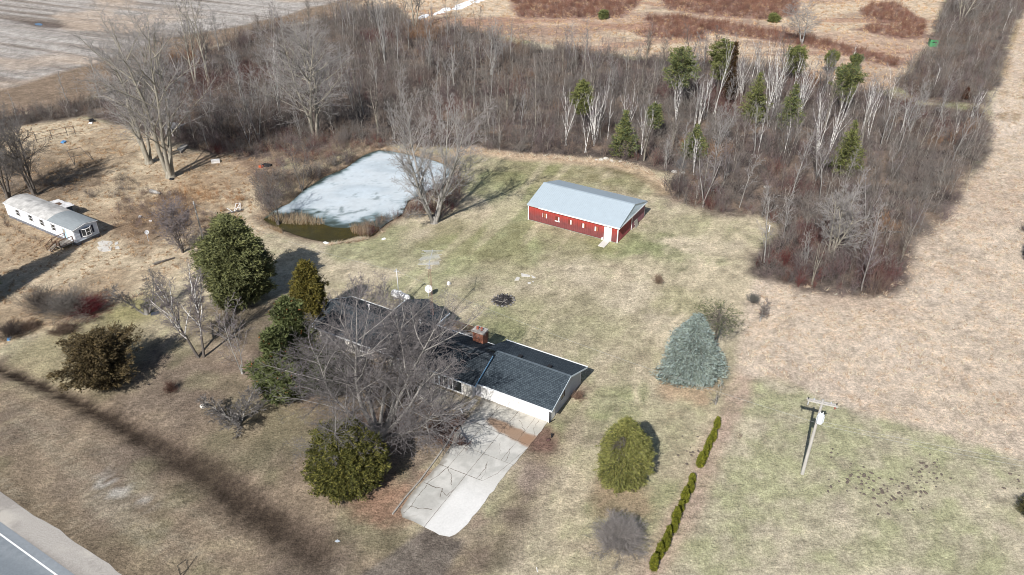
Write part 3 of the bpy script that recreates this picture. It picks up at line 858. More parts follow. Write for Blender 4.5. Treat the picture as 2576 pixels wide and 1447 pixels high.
def house():
    t = empty("house", (*HO, 0), "long ranch house with dark shingled roof, white walls and attached garage behind the bare maple", "house", rotz=-HA)
    # ---- garage walls
    mb = MB()
    mb.box(-8.15, -.1, 0, .12, .12, 2.45); mb.box(-8.15, 0, 7.2, 7.32, 0, 2.45)
    mb.build("wall", M_siding, t)
    GE, GR, GY = 2.36, 3.96, 3.45
    g = MB()
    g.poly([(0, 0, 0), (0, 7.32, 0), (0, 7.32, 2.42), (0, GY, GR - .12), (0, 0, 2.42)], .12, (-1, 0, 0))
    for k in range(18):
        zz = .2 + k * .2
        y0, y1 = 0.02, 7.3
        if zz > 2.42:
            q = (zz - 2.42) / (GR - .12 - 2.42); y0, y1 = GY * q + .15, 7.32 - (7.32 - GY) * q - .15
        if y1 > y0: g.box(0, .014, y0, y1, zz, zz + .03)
    o = g.build("gable_wall", M_shadedsid, t); tag(o, "shaded grey-white lap siding end wall of the garage")
    w_ = MB(); w_.box(.0, .03, 2.55, 3.45, 1.15, 2.05); wo = w_.build("window", M_glass, t)
    s = MB()
    for a, b, c, d in ((2.49, 2.55, 1.08, 2.12), (3.45, 3.51, 1.08, 2.12), (2.97, 3.03, 1.15, 2.05)): s.box(.0, .055, a, b, c, d)
    s.box(0, .055, 2.49, 3.51, 2.05, 2.12); s.box(0, .06, 2.45, 3.55, 1.06, 1.15); s.build("frame", M_shadedsid, wo)
    d = MB(); d.box(0.0, .04, .35, 1.2, .06, 2.0); do = d.build("door", M_bright, t); tag(do, "white side door near the front garage corner")
    d = MB(); d.box(-8.05, -3.72, -.03, -.002, .06, 2.30)
    for z in (.62, 1.2, 1.76): d.box(-8.05, -3.72, -.034, -.03, z, z + .02)
    tag(d.build("garage_door", M_bright, t), "wide bright white garage door")
    d = MB(); d.box(-3.6, -.02, -.025, -.002, .06, 2.32)
    for z in (.62, 1.2, 1.76): d.box(-3.5, -.12, -.034, -.025, z, z + .02)
    tag(d.build("garage_door", M_beige, t), "beige garage door in the right bay")
    d = MB()
    for x in (-8.12, -3.66): d.box(x - .06, x + .06, -.06, -.0, .05, 2.36)
    d.box(-.08, .03, -.05, .06, .02, 2.36); d.box(-.05, .03, 7.28, 7.36, .02, 2.36)
    d.box(-8.15, -.05, -.05, -.0, 2.32, 2.4)
    d.split("corner_trim", M_trim, t)
    d = MB(); d.box(-8.15, -.02, -.02, .0, 0, .06); d.build("sill", mat("rusty_sill", (.25, .13, .09), .9), t)
    # ---- garage roof
    x0, x1, fy, by = -9.5, .62, -.72, 7.62
    r = MB()
    r.poly([(-8.35, fy, GE), (x1, fy, GE), (x1, GY, GR), (-8.35, GY, GR)], .10)
    r.poly([(x0, GY, GR), (x1, GY, GR), (x1, by, GE), (x0, by, GE)], .10)
    ro = r.build("roof", M_sh, t); tag(ro, "blue-grey shingled garage roof")
    rc = MB()
    for k in range(30):
        x = x0 + 1.3 + (x1 - x0 - 1.3) * k / 30
        rc.bar((x, GY, GR + .018), (x + .30, GY, GR + .018), .27, .02)
    rc.build("ridge_cap", mat("ridge_shingle", (.10, .125, .145), .9, .25, 3), ro)
    f = MB()
    f.bar((-8.3, fy - .05, GE - .04), (x1 + .02, fy - .05, GE - .04), .12, .13)
    f.bar((x0, by + .05, GE - .03), (x1 + .02, by + .05, GE - .03), .12, .13)
    f.split("gutter", M_gutter, ro)
    f = MB()
    f.bar((x1 + .02, fy, GE - .08), (x1 + .02, GY, GR - .08), .03, .18, up=(0, 1, 0)); f.bar((x1 + .02, GY, GR - .08), (x1 + .02, by, GE - .08), .03, .18, up=(0, 1, 0))
    f.split("fascia", M_fasc, ro)
    for x in (-5.6, -2.05):
        v = MB(); v.box(x - .2, x + .2, GY + .25, GY + .62, GR - .14, GR + .08); v.build("roof_vent", M_black, ro)
    # ---- house body
    HL = -30.0; fy0, by0 = -.69, 5.4
    b = MB(); b.box(HL, -8.93, fy0, fy0 + .12, .1, 2.5); b.box(HL, -8.95, by0 - .12, by0, 0, 2.5); b.box(HL, HL + .12, fy0 + .12, by0 - .12, 0, 2.5)
    b.build("wall", M_siding, t)
    HE, HR, HYr = 2.48, 4.06, 2.36
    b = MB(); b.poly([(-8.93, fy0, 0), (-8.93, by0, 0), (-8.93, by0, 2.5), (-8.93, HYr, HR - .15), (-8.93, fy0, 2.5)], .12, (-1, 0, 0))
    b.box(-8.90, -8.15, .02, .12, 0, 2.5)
    tag(b.build("end_wall", M_shadedsid, t), "shaded siding where the house steps in front of the garage")
    b = MB(); b.box(-8.72, -8.42, -.02, .018, 1.5, 2.0); b.build("mailbox", mat("grey_box", (.2, .2, .21), .6), t)
    # front windows and wall panels
    def win(x0_, x1_, z0, z1, n, lab=None):
        g_ = MB(); g_.box(x0_, x1_, fy0 - .02, fy0 - .004, z0, z1); wo_ = g_.build("window", M_glass, t)
        f_ = MB()
        for i in range(n + 1):
            x = x0_ + (x1_ - x0_) * i / n
            f_.box(x - .05, x + .05, fy0 - .07, fy0, z0 - .06, z1 + .06)
        f_.box(x0_, x1_, fy0 - .065, fy0, z1, z1 + .08); f_.box(x0_ - .1, x1_ + .1, fy0 - .09, fy0, z0 - .1, z0)
        f_.build("frame", M_trim, wo_)
        if lab: tag(wo_, lab)
        return wo_
    w1 = win(-13.7, -10.15, .35, 2.15, 3, "bank of tall front windows with white mullions")
    cu = MB(); cu.box(-13.2, -13.05, fy0 - .026, fy0 - .021, .4, 2.1); cu.box(-12.0, -11.8, fy0 - .026, fy0 - .021, .4, 2.1); cu.split("curtain", M_fasc, w1)
    win(-17.6, -16.0, .9, 2.1, 2); win(-24.4, -22.9, 1.0, 2.1, 2); win(-27.6, -26.2, 1.0, 2.1, 2)
    d = MB(); d.box(-19.3, -18.35, fy0 - .03, fy0 - .003, .1, 2.15); d.build("door", M_white, t)
    d = MB(); d.box(-22.2, -19.9, fy0 - .08, fy0 - .003, 0, 2.4); tag(d.build("stone_panel", mat("tan_stone", (.46, .39, .32), .9, .25, 4), t), "tan stone-faced panel of the front wall")
    # ---- main roof
    x0, x1, fy, by = -30.5, -8.1, -1.36, 6.0
    r = MB()
    r.poly([(x0, fy, HE), (x1, fy, HE), (x1, HYr, HR), (x0, HYr, HR)], .11)
    r.poly([(x0, HYr, HR), (x1, HYr, HR), (x1, by, HE), (x0, by, HE)], .11)
    ro = r.build("roof", M_sh2, t); tag(ro, "dark charcoal shingled main roof")
    rc = MB()
    for k in range(72): rc.bar((x0 + .3 * k + .3, HYr, HR + .018), (x0 + .3 * k + .58, HYr, HR + .018), .27, .02)
    rc.build("ridge_cap", mat("ridge_shingle2", (.06, .07, .08), .9, .25, 3), ro)
    f = MB()
    f.bar((x0, fy - .05, HE - .04), (x1, fy - .05, HE - .04), .11, .13)
    f.bar((x0, by + .05, HE - .03), (-24.4, by + .05, HE - .03), .1, .12); f.bar((-18.0, by + .05, HE - .03), (-9.5, by + .05, HE - .03), .1, .12)
    f.split("gutter", M_gutter, ro)
    f = MB()
    for x in (x0 - .02,):
        f.bar((x, fy, HE - .06), (x, HYr, HR - .06), .035, .2, up=(0, 1, 0)); f.bar((x, HYr, HR - .06), (x, by, HE - .06), .035, .2, up=(0, 1, 0))
    f.split("fascia", M_fasc, ro)
    f = MB(); f.bar((x1 + .02, fy, HE - .06), (x1 + .02, HYr, HR - .06), .035, .2, up=(0, 1, 0)); tag(f.build("fascia", mat("blue_fascia", (.16, .30, .45), .5), ro), "blue rake board over the garage roof")
    for x, y, h, cap in ((-25.6, 3.4, .75, 1), (-21.3, 4.4, .45, 0), (-19.3, 4.7, .5, 1)):
        z = HR - (y - HYr) * .434
        v = MB(); v.tube([(x, y, z - .1), (x, y, z + h)], .055, 8)
        if cap: v.bar((x - .16, y, z + h), (x + .16, y, z + h), .12, .1)
        v.build("vent_pipe", M_trim, ro)
    # ---- rear wing
    r = MB(); xa, xb, xm, yb, rz, ez = -24.3, -18.1, -21.2, 8.95, 3.5, 2.42
    r.poly([(xm, 3.3, rz), (xm, yb, rz), (xa, yb, ez), (xa, 5.3, ez)], .1); r.poly([(xm, yb, rz), (xm, 3.3, rz), (xb, 5.3, ez), (xb, yb, ez)], .1)
    ro = r.build("roof", M_sh2, t); tag(ro, "dark roof of the short rear wing")
    f = MB(); f.bar((xb + .04, 6.05, ez - .04), (xb + .04, yb, ez - .04), .1, .12, up=(0, 0, 1)); f.bar((xa - .04, 6.05, ez - .04), (xa - .04, yb, ez - .04), .1, .12); f.split("gutter", M_fasc, ro)
    b = MB(); b.box(-23.9, -18.5, 5.42, 8.6, 0, 2.44); b.poly([(-23.9, 8.6, 2.44), (-18.5, 8.6, 2.44), (xm, 8.6, rz - .14)], .1, (0, -1, 0)); b.build("rear_wall", M_siding, t)
    # ---- chimney
    c = MB(); c.box(-12.35, -11.0, 5.05, 6.0, 0, 4.15)
    for k in range(26): c.box(-12.358, -10.992, 5.042, 6.008, .3 + k * .15, .3 + k * .15 + .012)
    co = c.build("chimney", M_brick, t)
    k = MB(); k.box(-12.45, -10.9, 4.95, 6.1, 4.15, 4.33); k.build("cap", mat("chimney_cap", (.46, .43, .39), .9, .1, 3), co)
    for x in (-11.95, -11.42):
        k = MB(); k.tube([(x, 5.5, 4.33), (x, 5.5, 4.66)], .15, 10); k.build("flue", mat("clay_flue", (.34, .11, .07), .8), co)
    # ---- concrete steps at the house corner
    s = MB(); s.box(-8.7, -8.2, -2.6, -.72, 0, .18)
    s.build("step", M_conc, t)
    return t
house()

def hp(x, y, z=0): p = HW(x, y); return (p[0], p[1], z)
def deck():
    t = empty("deck", hp(-15, 6.1), "brown wooden deck with slatted railing behind the house beside the brick chimney", "deck", rotz=-HA)
    d = MB(); x0, x1, y0, y1, z = -2.9, 2.3, 0, 2.9, .55
    for i in range(20):
        y = y0 + (y1 - y0) * i / 20
        d.box(x0, x1, y, y + .13, z - .04, z)
    for x in (x0 + .1, 0, x1 - .1):
        for y in (y0 + .1, y1 - .1): d.box(x - .05, x + .05, y - .05, y + .05, 0, z - .045)
    d.build("floor", mat("deck_grey", (.26, .22, .19), .9, .25, 3), t)
    r = MB()
    def rail(a, b):
        a, b = np.array(a, float), np.array(b, float); L = np.linalg.norm(b - a); n = int(L / .14)
        r.bar((*a, z + 1.0), (*b, z + 1.0), .09, .05); r.bar((*a, z + .1), (*b, z + .1), .05, .07)
        for i in range(n + 1):
            p = a + (b - a) * i / n; r.box(p[0] - .02, p[0] + .02, p[1] - .02, p[1] + .02, z + .1, z + .98)
    rail((x0, y1), (x1, y1)); rail((x0, y0 + .3), (x0, y1)); rail((x1, 1.2), (x1, y1))
    r.build("railing", M_brownwood, t)
    tb = empty("picnic_table", hp(-15.6, 7.4, .55), "grey picnic table standing on the brown deck", "table", rotz=-HA)
    m_ = MB()
    for i in range(5): m_.box(-.9, .9, -.38 + i * .155, -.38 + i * .155 + .14, .70, .74)
    m_.build("tabletop", M_wood, tb)
    for y in (-.72, .72):
        m_ = MB(); m_.box(-.9, .9, y - .13, y + .13, .42, .46); m_.build("bench", M_wood, tb)
    m_ = MB()
    for x in (-.65, .65): m_.bar((x, -.7, 0), (x, -.15, .7), .08); m_.bar((x, .7, 0), (x, .15, .7), .08); m_.bar((x, -.75, .4), (x, .75, .4), .05, .09)
    m_.build("leg", M_wood, tb)
deck()

# ---- mobile home on the left lot
def mobile_home():
    A = radians(31.8); u = np.array([-cos(A), sin(A)]); v = np.array([sin(A), cos(A)])
    O = np.array([-61.3, 99.4]) + u * 1.2 + v * .15
    def P(x, y, z=0): p = O - u * x + v * y; return (p[0], p[1], z)
    t = empty("mobile_home", (*O, 0), "run-down white mobile home with half grey, half stained roof on the rough lot", "mobile home", rotz=-A)
    L, Wd, f, e, pk = 17.3, 3.66, .55, 2.5, 2.88
    b = MB(); b.box(-L, 0, 0, .1, f, e); b.box(-L, 0, Wd - .1, Wd, f, e); b.box(-L, -L + .1, .1, Wd - .1, f, e)
    b.build("wall", mat("mobile_white", (.80, .81, .84), .5, .06, 1.5), t)
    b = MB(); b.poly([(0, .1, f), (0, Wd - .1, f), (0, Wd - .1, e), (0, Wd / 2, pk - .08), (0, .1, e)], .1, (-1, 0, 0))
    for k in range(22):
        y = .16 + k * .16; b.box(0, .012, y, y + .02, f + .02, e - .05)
    tag(b.build("end_wall", mat("mobile_white_shaded", (.55, .60, .68), .5, .05, 2), t), "ribbed white end wall with bluish shade in its colour")  # same white siding, coloured darker and bluer to imitate shade
    s = MB(); s.box(-L + .05, -.05, .04, .08, 0, f - .002); s.box(-.08, -.04, .05, Wd - .05, 0, f - .002); s.box(-L + .05, -.05, Wd - .08, Wd - .04, 0, f - .002)
    s.build("skirting", mat("mobile_skirt", (.16, .165, .185), .9, .4, 3), t)
    s = MB(); s.box(-L, .03, -.03, .0, f - .05, f + .04); s.box(0, .03, -.0, Wd, f - .06, f + .06); s.build("sill", M_fasc, t)
    def arch(x0, x1, dz=0):
        r = MB(); n = 14; V = []
        for i in range(n + 1):
            y = -.14 + (Wd + .28) * i / n; q = (i / n * 2 - 1); z = e + (pk - e) * (1 - abs(q) ** 1.7) + dz
            V += [(x0, y, z), (x1, y, z), (x0, y, z - .07), (x1, y, z - .07)]
        F = []
        for i in range(n):
            a = 4 * i; F += [(a, a + 1, a + 5, a + 4), (a + 2, a + 6, a + 7, a + 3), (a, a + 4, a + 6, a + 2), (a + 1, a + 3, a + 7, a + 5)]
        F += [(0, 2, 3, 1), (4 * n, 4 * n + 1, 4 * n + 3, 4 * n + 2)]
        return r.add(V, F)
    tag(arch(-6.1, .14, .012).build("roof", mat("mobile_roof_grey", (.25, .275, .285), .7, .12, 2, stretch=(.5, 3, 1)), t), "smooth grey near half of the roof")
    M_rw = mat("mobile_roof_white", (.44, .43, .41), .8, .40, .9)
    tag(arch(-L - .1, -6.1).build("roof", M_rw, t), "stained off-white far half of the roof")
    g = MB(); g.bar((-L, -.16, e - .03), (.14, -.16, e - .03), .05, .1); g.bar((.16, -.12, e - .01), (.16, Wd / 2, pk - .03), .03, .12, up=(0, 1, 0)); g.bar((.16, Wd / 2, pk - .03), (.16, Wd + .12, e - .01), .03, .12, up=(0, 1, 0))
    g.build("gutter", M_trim, t)
    M_shut = mat("dark_blue_shutter", (.02, .03, .06), .5)
    for x in (-14.0, -10.65, -7.8, -4.95):
        w_ = MB(); w_.box(x - .38, x + .38, -.02, -.002, 1.18, 2.12); wo = w_.build("window", M_glass, t)
        w_ = MB(); w_.box(x - .38, x + .38, -.035, -.02, 1.62, 1.67); w_.box(x - .38, x + .38, -.035, 0, 2.12, 2.17); w_.box(x - .38, x + .38, -.035, 0, 1.12, 1.18); w_.box(x - .39, x - .35, -.037, -.01, 1.12, 2.17); w_.box(x + .35, x + .39, -.037, -.01, 1.12, 2.17); w_.build("frame", M_trim, wo)
        w_ = MB(); w_.box(x - .56, x - .40, -.03, -.002, 1.12, 2.17); w_.box(x + .40, x + .46, -.03, -.002, 1.12, 2.17); w_.split("shutter", M_shut, wo)
    d = MB(); d.box(-2.75, -1.9, -.04, -.002, f + .02, 2.3); do = d.build("door", mat("door_blue_white", (.45, .62, .75), .5), t)
    d = MB(); d.box(-2.6, -2.05, -.055, -.041, 1.5, 2.15); d.build("pane", mat("door_pane", (.35, .3, .25), .3), do)
    # bay window on the end
    bw = MB(); y0, y1, z0, z1, dp = 1.15, 2.65, 1.05, 2.15, .42
    pts = [(.0, y0), (dp, y0 + .42), (dp, y1 - .42), (0, y1)]
    for i in range(3):
        a, b_ = pts[i], pts[i + 1]
        bw.add([(a[0], a[1], z0), (b_[0], b_[1], z0), (b_[0], b_[1], z1), (a[0], a[1], z1)], [(0, 1, 2, 3)])
    bw.add([(*p, z1) for p in pts] + [(*p, z0) for p in pts], [(0, 1, 2, 3), (7, 6, 5, 4)])
    wo = bw.build("window", M_glass, t); tag(wo, "bay window with white frame between dark blue shutters")
    fr = MB()
    for p in pts: fr.bar((p[0] + .01, p[1], z0 - .03), (p[0] + .01, p[1], z1 + .03), .07)
    for i in range(3):
        a, b_ = pts[i], pts[i + 1]
        for z in (z0, z1): fr.bar((a[0] + .01, a[1], z), (b_[0] + .01, b_[1], z), .08)
    fr.bar((dp + .01, y0 + .42, 1.6), (dp + .01, y1 - .42, 1.6), .05)
    fr.build("frame", M_trim, wo)
    sh = MB(); sh.box(0, .03, y0 - .32, y0 - .06, z0 - .05, z1 + .05); sh.box(0, .03, y1 + .06, y1 + .34, z0 - .05, z1 + .05); sh.split("shutter", M_shut, wo)
    # front stoop with stairs
    k = empty("porch", P(-1.45, 0), "small brown wooden porch with railings and stairs at the mobile home door", "porch", rotz=-A)
    fl = MB(); fl.box(-.95, .95, -2.1, -.05, .5, .56)
    for x in (-.85, .85):
        for y in (-2.0, -.3): fl.box(x - .05, x + .05, y - .05, y + .05, 0, .5)
    fl.build("floor", M_wood, k)
    rl = MB()
    def rail(a, b, n):
        a, b = np.array(a, float), np.array(b, float)
        rl.bar(a + [0, 0, .95], b + [0, 0, .95], .1, .06); rl.bar(a + [0, 0, .1], b + [0, 0, .1], .05, .07)
        for i in range(n + 1):
            p = a + (b - a) * i / n; rl.bar(p + [0, 0, .1], p + [0, 0, .93], .045 if 0 < i < n else .09)
    rail((-.92, -.1, .56), (-.92, -2.05, .56), 12); rail((.92, -.1, .56), (.92, -2.05, .56), 12); rail((.05, -2.05, .56), (.92, -2.05, .56), 5)
    rail((-.92, -2.1, .5), (-.92, -3.1, -.02), 6); rail((.05, -2.1, .5), (.05, -3.1, -.02), 6)
    rl.build("railing", M_brownwood, k)
    st = MB()
    for i in range(3): st.box(-.88, .0, -2.4 - i * .3, -2.12 - i * .3, .36 - i * .17, .40 - i * .17)
    st.build("stair", M_wood, k)
    # lean-to shed behind
    s = empty("shed", P(-10.6, 3.75), "low lean-to shed with patchy white metal roof behind the mobile home", "shed", rotz=-A)
    b = MB(); b.box(-1.8, 1.7, .02, 1.7, 0, 1.9); b.build("wall", mat("shed_blue_grey", (.10, .125, .15), .8, .2, 2), s)
    rng_ = random.Random(4)
    r = MB()
    for i in range(11):
        x = -2.1 + i * .37
        a = rng_.uniform(-.15, .15)
        r.poly([(x, -.05, 2.12), (x + .35, -.05, 2.12), (x + .37 + a * .2, 2.05 + a, 1.93), (x + a * .2, 2.05 + a, 1.93)], .03)
    r.build("roof", mat("shed_white_tin", (.66, .65, .64), .6, .3, 1.4), s)
    r = MB(); r.poly([(-2.0, .0, 2.13), (1.5, .0, 2.13), (1.3, .55, 2.09), (-1.8, .5, 2.09)], .012); r.poly([(-.9, .6, 2.085), (.4, .62, 2.083), (.3, 1.2, 2.03), (-.7, 1.3, 2.02)], .012)
    tag(r.build("patch", mat("leaf_rot", (.12, .075, .05), .95), s), "brown rotten patch on the tin")
    # leaf and branch litter on the old roof
mobile_home()
# ------------------------------------------------------------------ bare trees
def perp(rng, d):
    r = rng.normal(0, 1, 3); r -= d * (r @ d); return r / (np.linalg.norm(r) + 1e-9)
def grow(seed, spec, stems, H, trunk_r, R=None):
    """spec[l]: n children, ang deg, len ratio, rad ratio, seg, wob, up, start;  returns segment arrays with their level"""
    rng = np.random.default_rng(seed)
    A, B, ra, rb, lv = [], [], [], [], []
    stack = []
    for (az, tilt, ln, rr, x, y) in stems:
        d = np.array([sin(az) * sin(tilt), cos(az) * sin(tilt), cos(tilt)])
        stack.append((np.array([x, y, -.1]), d, ln * H, trunk_r * rr, 0))
    while stack:
        p, d, L, r, l = stack.pop()
        s = spec[l]; n = s['seg']
        pts = [p]; dirs = [d]; rads = [r]
        tip = s.get('tip', .25)
        for i in range(n):
            d = d + rng.normal(0, s['wob'], 3) + np.array([0, 0, s['up']])
            d /= np.linalg.norm(d)
            p = p + d * L / n
            pts.append(p); dirs.append(d); rads.append(r * (1 - (1 - tip) * (i + 1) / n))
        for i in range(n):
            A.append(pts[i]); B.append(pts[i + 1]); ra.append(rads[i]); rb.append(rads[i + 1]); lv.append(l)
        if l + 1 < len(spec):
            k = spec[l + 1]; nc = max(1, int(round(k['n'] * rng.uniform(.8, 1.2))))
            ph = rng.uniform(0, 6.28)
            for c in range(nc):
                f = k['start'] + (.98 - k['start']) * (c + rng.uniform(0, 1)) / nc
                q = f * n; i = min(int(q), n - 1); t = q - i
                pp = pts[i] * (1 - t) + pts[i + 1] * t; rr_ = rads[i] * (1 - t) + rads[i + 1] * t
                dd = dirs[min(i + 1, n)]
                ph += 2.4 + rng.uniform(-.5, .5)
                e1 = np.cross(dd, [.3, .5, .81]); e1 /= np.linalg.norm(e1) + 1e-9; e2 = np.cross(dd, e1)
                a = radians(k['ang'] * rng.uniform(.65, 1.3))
                nd = dd * cos(a) + (e1 * cos(ph) + e2 * sin(ph)) * sin(a)
                nl = L * k['len'] * rng.uniform(.6, 1.25) * (1.15 - k.get('fall', .55) * f)
                stack.append((pp, nd, nl, min(rr_ * .85, r * k['rad'] * rng.uniform(.8, 1.2)), l + 1))
    A, B, ra, rb, lv = map(np.array, (A, B, ra, rb, lv))
    zt = B[:, 2].max()
    k = H / zt
    kx = k
    if R:
        c0 = np.median(B[:, :2], 0); kx = R / np.percentile(np.hypot(*(B[:, :2] - c0).T), 97)
    K = np.array([kx, kx, k])
    return A * K, B * K, ra, rb, lv
def bare_meshes(name, data, split, tm, cm, kt=6, kc=3, minr=.012, cname="crown"):
    A, B, ra, rb, lv = data
    ra, rb = np.maximum(ra, minr), np.maximum(rb, minr * .8)
    out = []
    m = lv <= split
    V, F = tubes(A[m], B[m], ra[m], rb[m], kt)
    out.append(("trunk", V, F, tm))
    m = ~m
    if m.any():
        V, F = tubes(A[m], B[m], ra[m], rb[m], kc)
        out.append((cname, V, F, cm))
    return out
def plant(name, parts, loc, label, cat, group=None, rotz=0., scale=1.):
    e = empty(name, loc, label, cat, group, rotz); e.scale = (scale,) * 3
    for n, V, F, m in parts: mk(n, V, [F], m, e, smooth=(n == "trunk"))
    return e
def S(n, ang, ln, rad, seg, wob, up, start, tip=.25, fall=.55):
    return dict(n=n, ang=ang, len=ln, rad=rad, seg=seg, wob=wob, up=up, start=start, tip=tip, fall=fall)

def at(base): p = G(*base); return (p[0], p[1], float(ground_z(np.array([p[0]]), np.array([p[1]]))[0]))
rs = np.random.default_rng(77)

# the big maple in front of the house
def maple():
    base = (957, 1098); H = 18.0
    r = np.random.default_rng(3)
    stems = [(2 * pi * i / 9 + r.uniform(-.25, .25), radians(t), ln, rr, .28 * sin(2 * pi * i / 9), .28 * cos(2 * pi * i / 9)) for i, (t, ln, rr) in enumerate([(24, .9, .5), (38, .85, .42), (16, 1, .55), (42, .8, .4), (30, .92, .5), (46, .75, .36), (12, 1., .6), (38, .85, .42), (30, .9, .5)])]
    sp = [S(1, 0, 1, 1, 9, .07, .03, 0, .16), S(15, 42, .50, .30, 6, .10, .035, .22, .2), S(13, 44, .46, .42, 4, .13, .02, .08, .3), S(8, 42, .44, .5, 3, .14, .01, .1, .4), S(2, 38, .5, .7, 1, .12, .0, .2, .6)]
    d = grow(31, sp, stems, H, .46, 10.3)
    sh = np.array([.10, 0, 0]); d = (d[0] + d[0][:, 2:] * sh, d[1] + d[1][:, 2:] * sh) + d[2:]
    parts = bare_meshes("maple", d, 1, M_bark, mat("twig_maple", (.135, .123, .122), .9), 6, 3, .011)
    V, F = tubes(np.array([[0, 0, -.2], [0, 0, .7]]), np.array([[0, 0, .7], [0, 0, 1.5]]), np.array([.85, .62]), np.array([.62, .5]), 12)
    t0 = parts[0]; parts[0] = ("trunk", np.vstack([t0[1], V]), np.vstack([t0[2], F + len(t0[1])]), M_bark)
    plant("maple_tree", parts, at(base), "huge bare many-stemmed maple spreading in front of the house", "tree")
maple()

def cotton(seed, base, topy, nst, label, tm=M_barkt, cm=M_twig, spread=13, lean=(0, 0), r=.42, dens=1., split=1, dx=0., H=None, name="cottonwood_tree", up=.05, low=.2, R=None):
    H = H or HT(base, topy)
    q = np.random.default_rng(seed)
    st = []
    for i in range(nst):
        az = 2 * pi * (i + .3) / nst + q.uniform(-.3, .3); tl = radians(spread * q.uniform(.5, 1.2)) if nst > 1 else radians(2)
        st.append((az, tl, q.uniform(.85, 1), q.uniform(.7, 1.), .25 * r / .4 * sin(az) * (nst > 1), .25 * r / .4 * cos(az) * (nst > 1)))
    sp = [S(1, 0, 1, 1, 10, .05, .03, 0, .14), S(int(14 * dens), 40, .42, .28, 6, .09, up, low, .2), S(int(10 * dens), 40, .42, .42, 4, .12, .03, .12, .3), S(int(7 * dens), 38, .42, .5, 2, .14, .02, .1, .5)]
    if H > 11 or R: sp.append(S(3, 36, .55, .7, 1, .1, .0, .2, .6))
    d = grow(seed, sp, st, H, r * .85, R)
    d = (d[0] + np.outer(d[0][:, 2], [lean[0], lean[1], 0]), d[1] + np.outer(d[1][:, 2], [lean[0], lean[1], 0])) + d[2:]
    parts = bare_meshes(name, d, split, tm, cm, 7, 3, .014)
    loc = at(base)
    V, F = tubes(np.array([[0, 0, -.2]]), np.array([[0, 0, 1.2]]), np.array([r * 1.5 * (1 + .25 * (nst > 1))]), np.array([r * 1.0]), 10)
    t0 = parts[0]; parts[0] = ("trunk", np.vstack([t0[1], V]), np.vstack([t0[2], F + len(t0[1])]), tm)
    return plant(name, parts, loc, label, "tree")
cotton(101, (430, 446), -8, 3, "tall bare cottonwood with tan trunk and tyre at its foot, right of a leaning twin", M_barkt, M_twig, 9, r=.55, dens=1.1, R=9.5)
cotton(102, (376, 411), 25, 3, "leaning bare cottonwood, left one of the tall pair on the rough lot", M_barkt, M_twig, 14, (-.10, .0), r=.5, dens=1.05, R=8.5)
cotton(103, (796, 348), 22, 4, "tall four-stemmed bare cottonwood standing left behind the frozen pond", M_barkt, M_twig, 8, r=.42, dens=1.05, R=9.0)
cotton(104, (1092, 560), 212, 4, "broad bare willow at the right bank of the frozen pond", M_bark, M_twig, 26, r=.42, dens=1.0, name="willow_tree", low=.12, R=9.0)
cotton(105, (492, 212), -25, 2, "slim bare tree behind the cottonwood pair, left of two at the field edge", M_barkt, M_twigd, 6, r=.30, dens=.7, R=5)
cotton(106, (527, 214), -60, 2, "slim bare tree behind the cottonwood pair, right of two at the field edge", M_barkt, M_twigd, 6, r=.32, dens=.7, R=5)
cotton(107, (1043, 76), -120, 2, "dark bare tree beside the snow patches at the top of the wood", M_barkt, M_twigd, 8, r=.34, dens=.8, R=6)
cotton(108, (1236, 188), 34, 2, "pale slender tree rising above the scrub right of the snow patches", M_barkl, M_twig, 8, r=.2, dens=.8, R=3.2)
cotton(109, (969, 164), -10, 3, "thin pale triple-stemmed tree in the wood behind the pond", M_barkl, M_twig, 8, r=.17, dens=.5, R=2.6)
cotton(110, (2086, 652), 462, 4, "bare gnarled tree rising from the red brush at the wood tip", M_barkt, M_twig, 9, (.05, .0), r=.26, dens=.9, R=3.8)
cotton(111, (2016, 111), -15, 2, "lone pale bare tree in the marshy meadow behind the wood", M_barkl, M_twig, 12, r=.25, dens=.9, R=6.5)
cotton(112, (2416, 60), -90, 3, "bare tree with forked trunk in the far hedgerow at upper right", M_barkt, M_twig, 12, r=.32, dens=.9, R=6)
cotton(113, (88, 492), 262, 3, "dark vine-hung bare tree standing over the far end of the mobile home", M_barkd, M_twigd, 15, r=.3, dens=1.1, R=4.5)
cotton(114, (22, 500), 285, 3, "dark bare tree at the left picture edge behind the mobile home", M_barkd, M_twigd, 18, r=.28, dens=1.1, R=4.5)
cotton(115, (705, 292), 85, 2, "pale bare tree between the twin and the four-stemmed cottonwood", M_barkl, M_twig, 9, r=.17, dens=.6, R=3)
cotton(116, (652, 350), 170, 2, "grey bare tree in the scrub left of the four-stemmed cottonwood", M_bark, M_twig, 9, r=.17, dens=.7)
cotton(117, (1806, 382), 250, 2, "grey bushy-topped tree behind the birches near the wood edge", M_barkl, M_twig, 14, r=.13, dens=.9, low=.1)
cotton(118, (1180, 330), 235, 2, "broken pale tree trunk standing in the scrub above the pond", M_barkt, M_twig, 6, r=.16, dens=.3)
cotton(119, (2290, 330), 190, 3, "grey bare tree in the right part of the wood by the tan field", M_barkl, M_twig, 14, r=.14, dens=.8, low=.1)
cotton(120, (460, 636), 490, 6, "bare many-stemmed shrub tree left of the old utility pole", M_barkd, M_twigp, 13, r=.10, dens=.8, low=.12, name="shrub_tree", R=3.2)
cotton(121, (370, 790), 690, 2, "small bare crooked tree between birches and red-twigged bushes", M_bark, M_twigd, 24, r=.20, dens=.95, low=.15, name="crooked_tree", R=4.0)
cotton(122, (600, 1066), 985, 3, "low wide bare apple tree left of the tall pine", M_bark, M_twigd, 44, r=.20, dens=1.05, low=.1, name="apple_tree", up=.0, R=4.2)
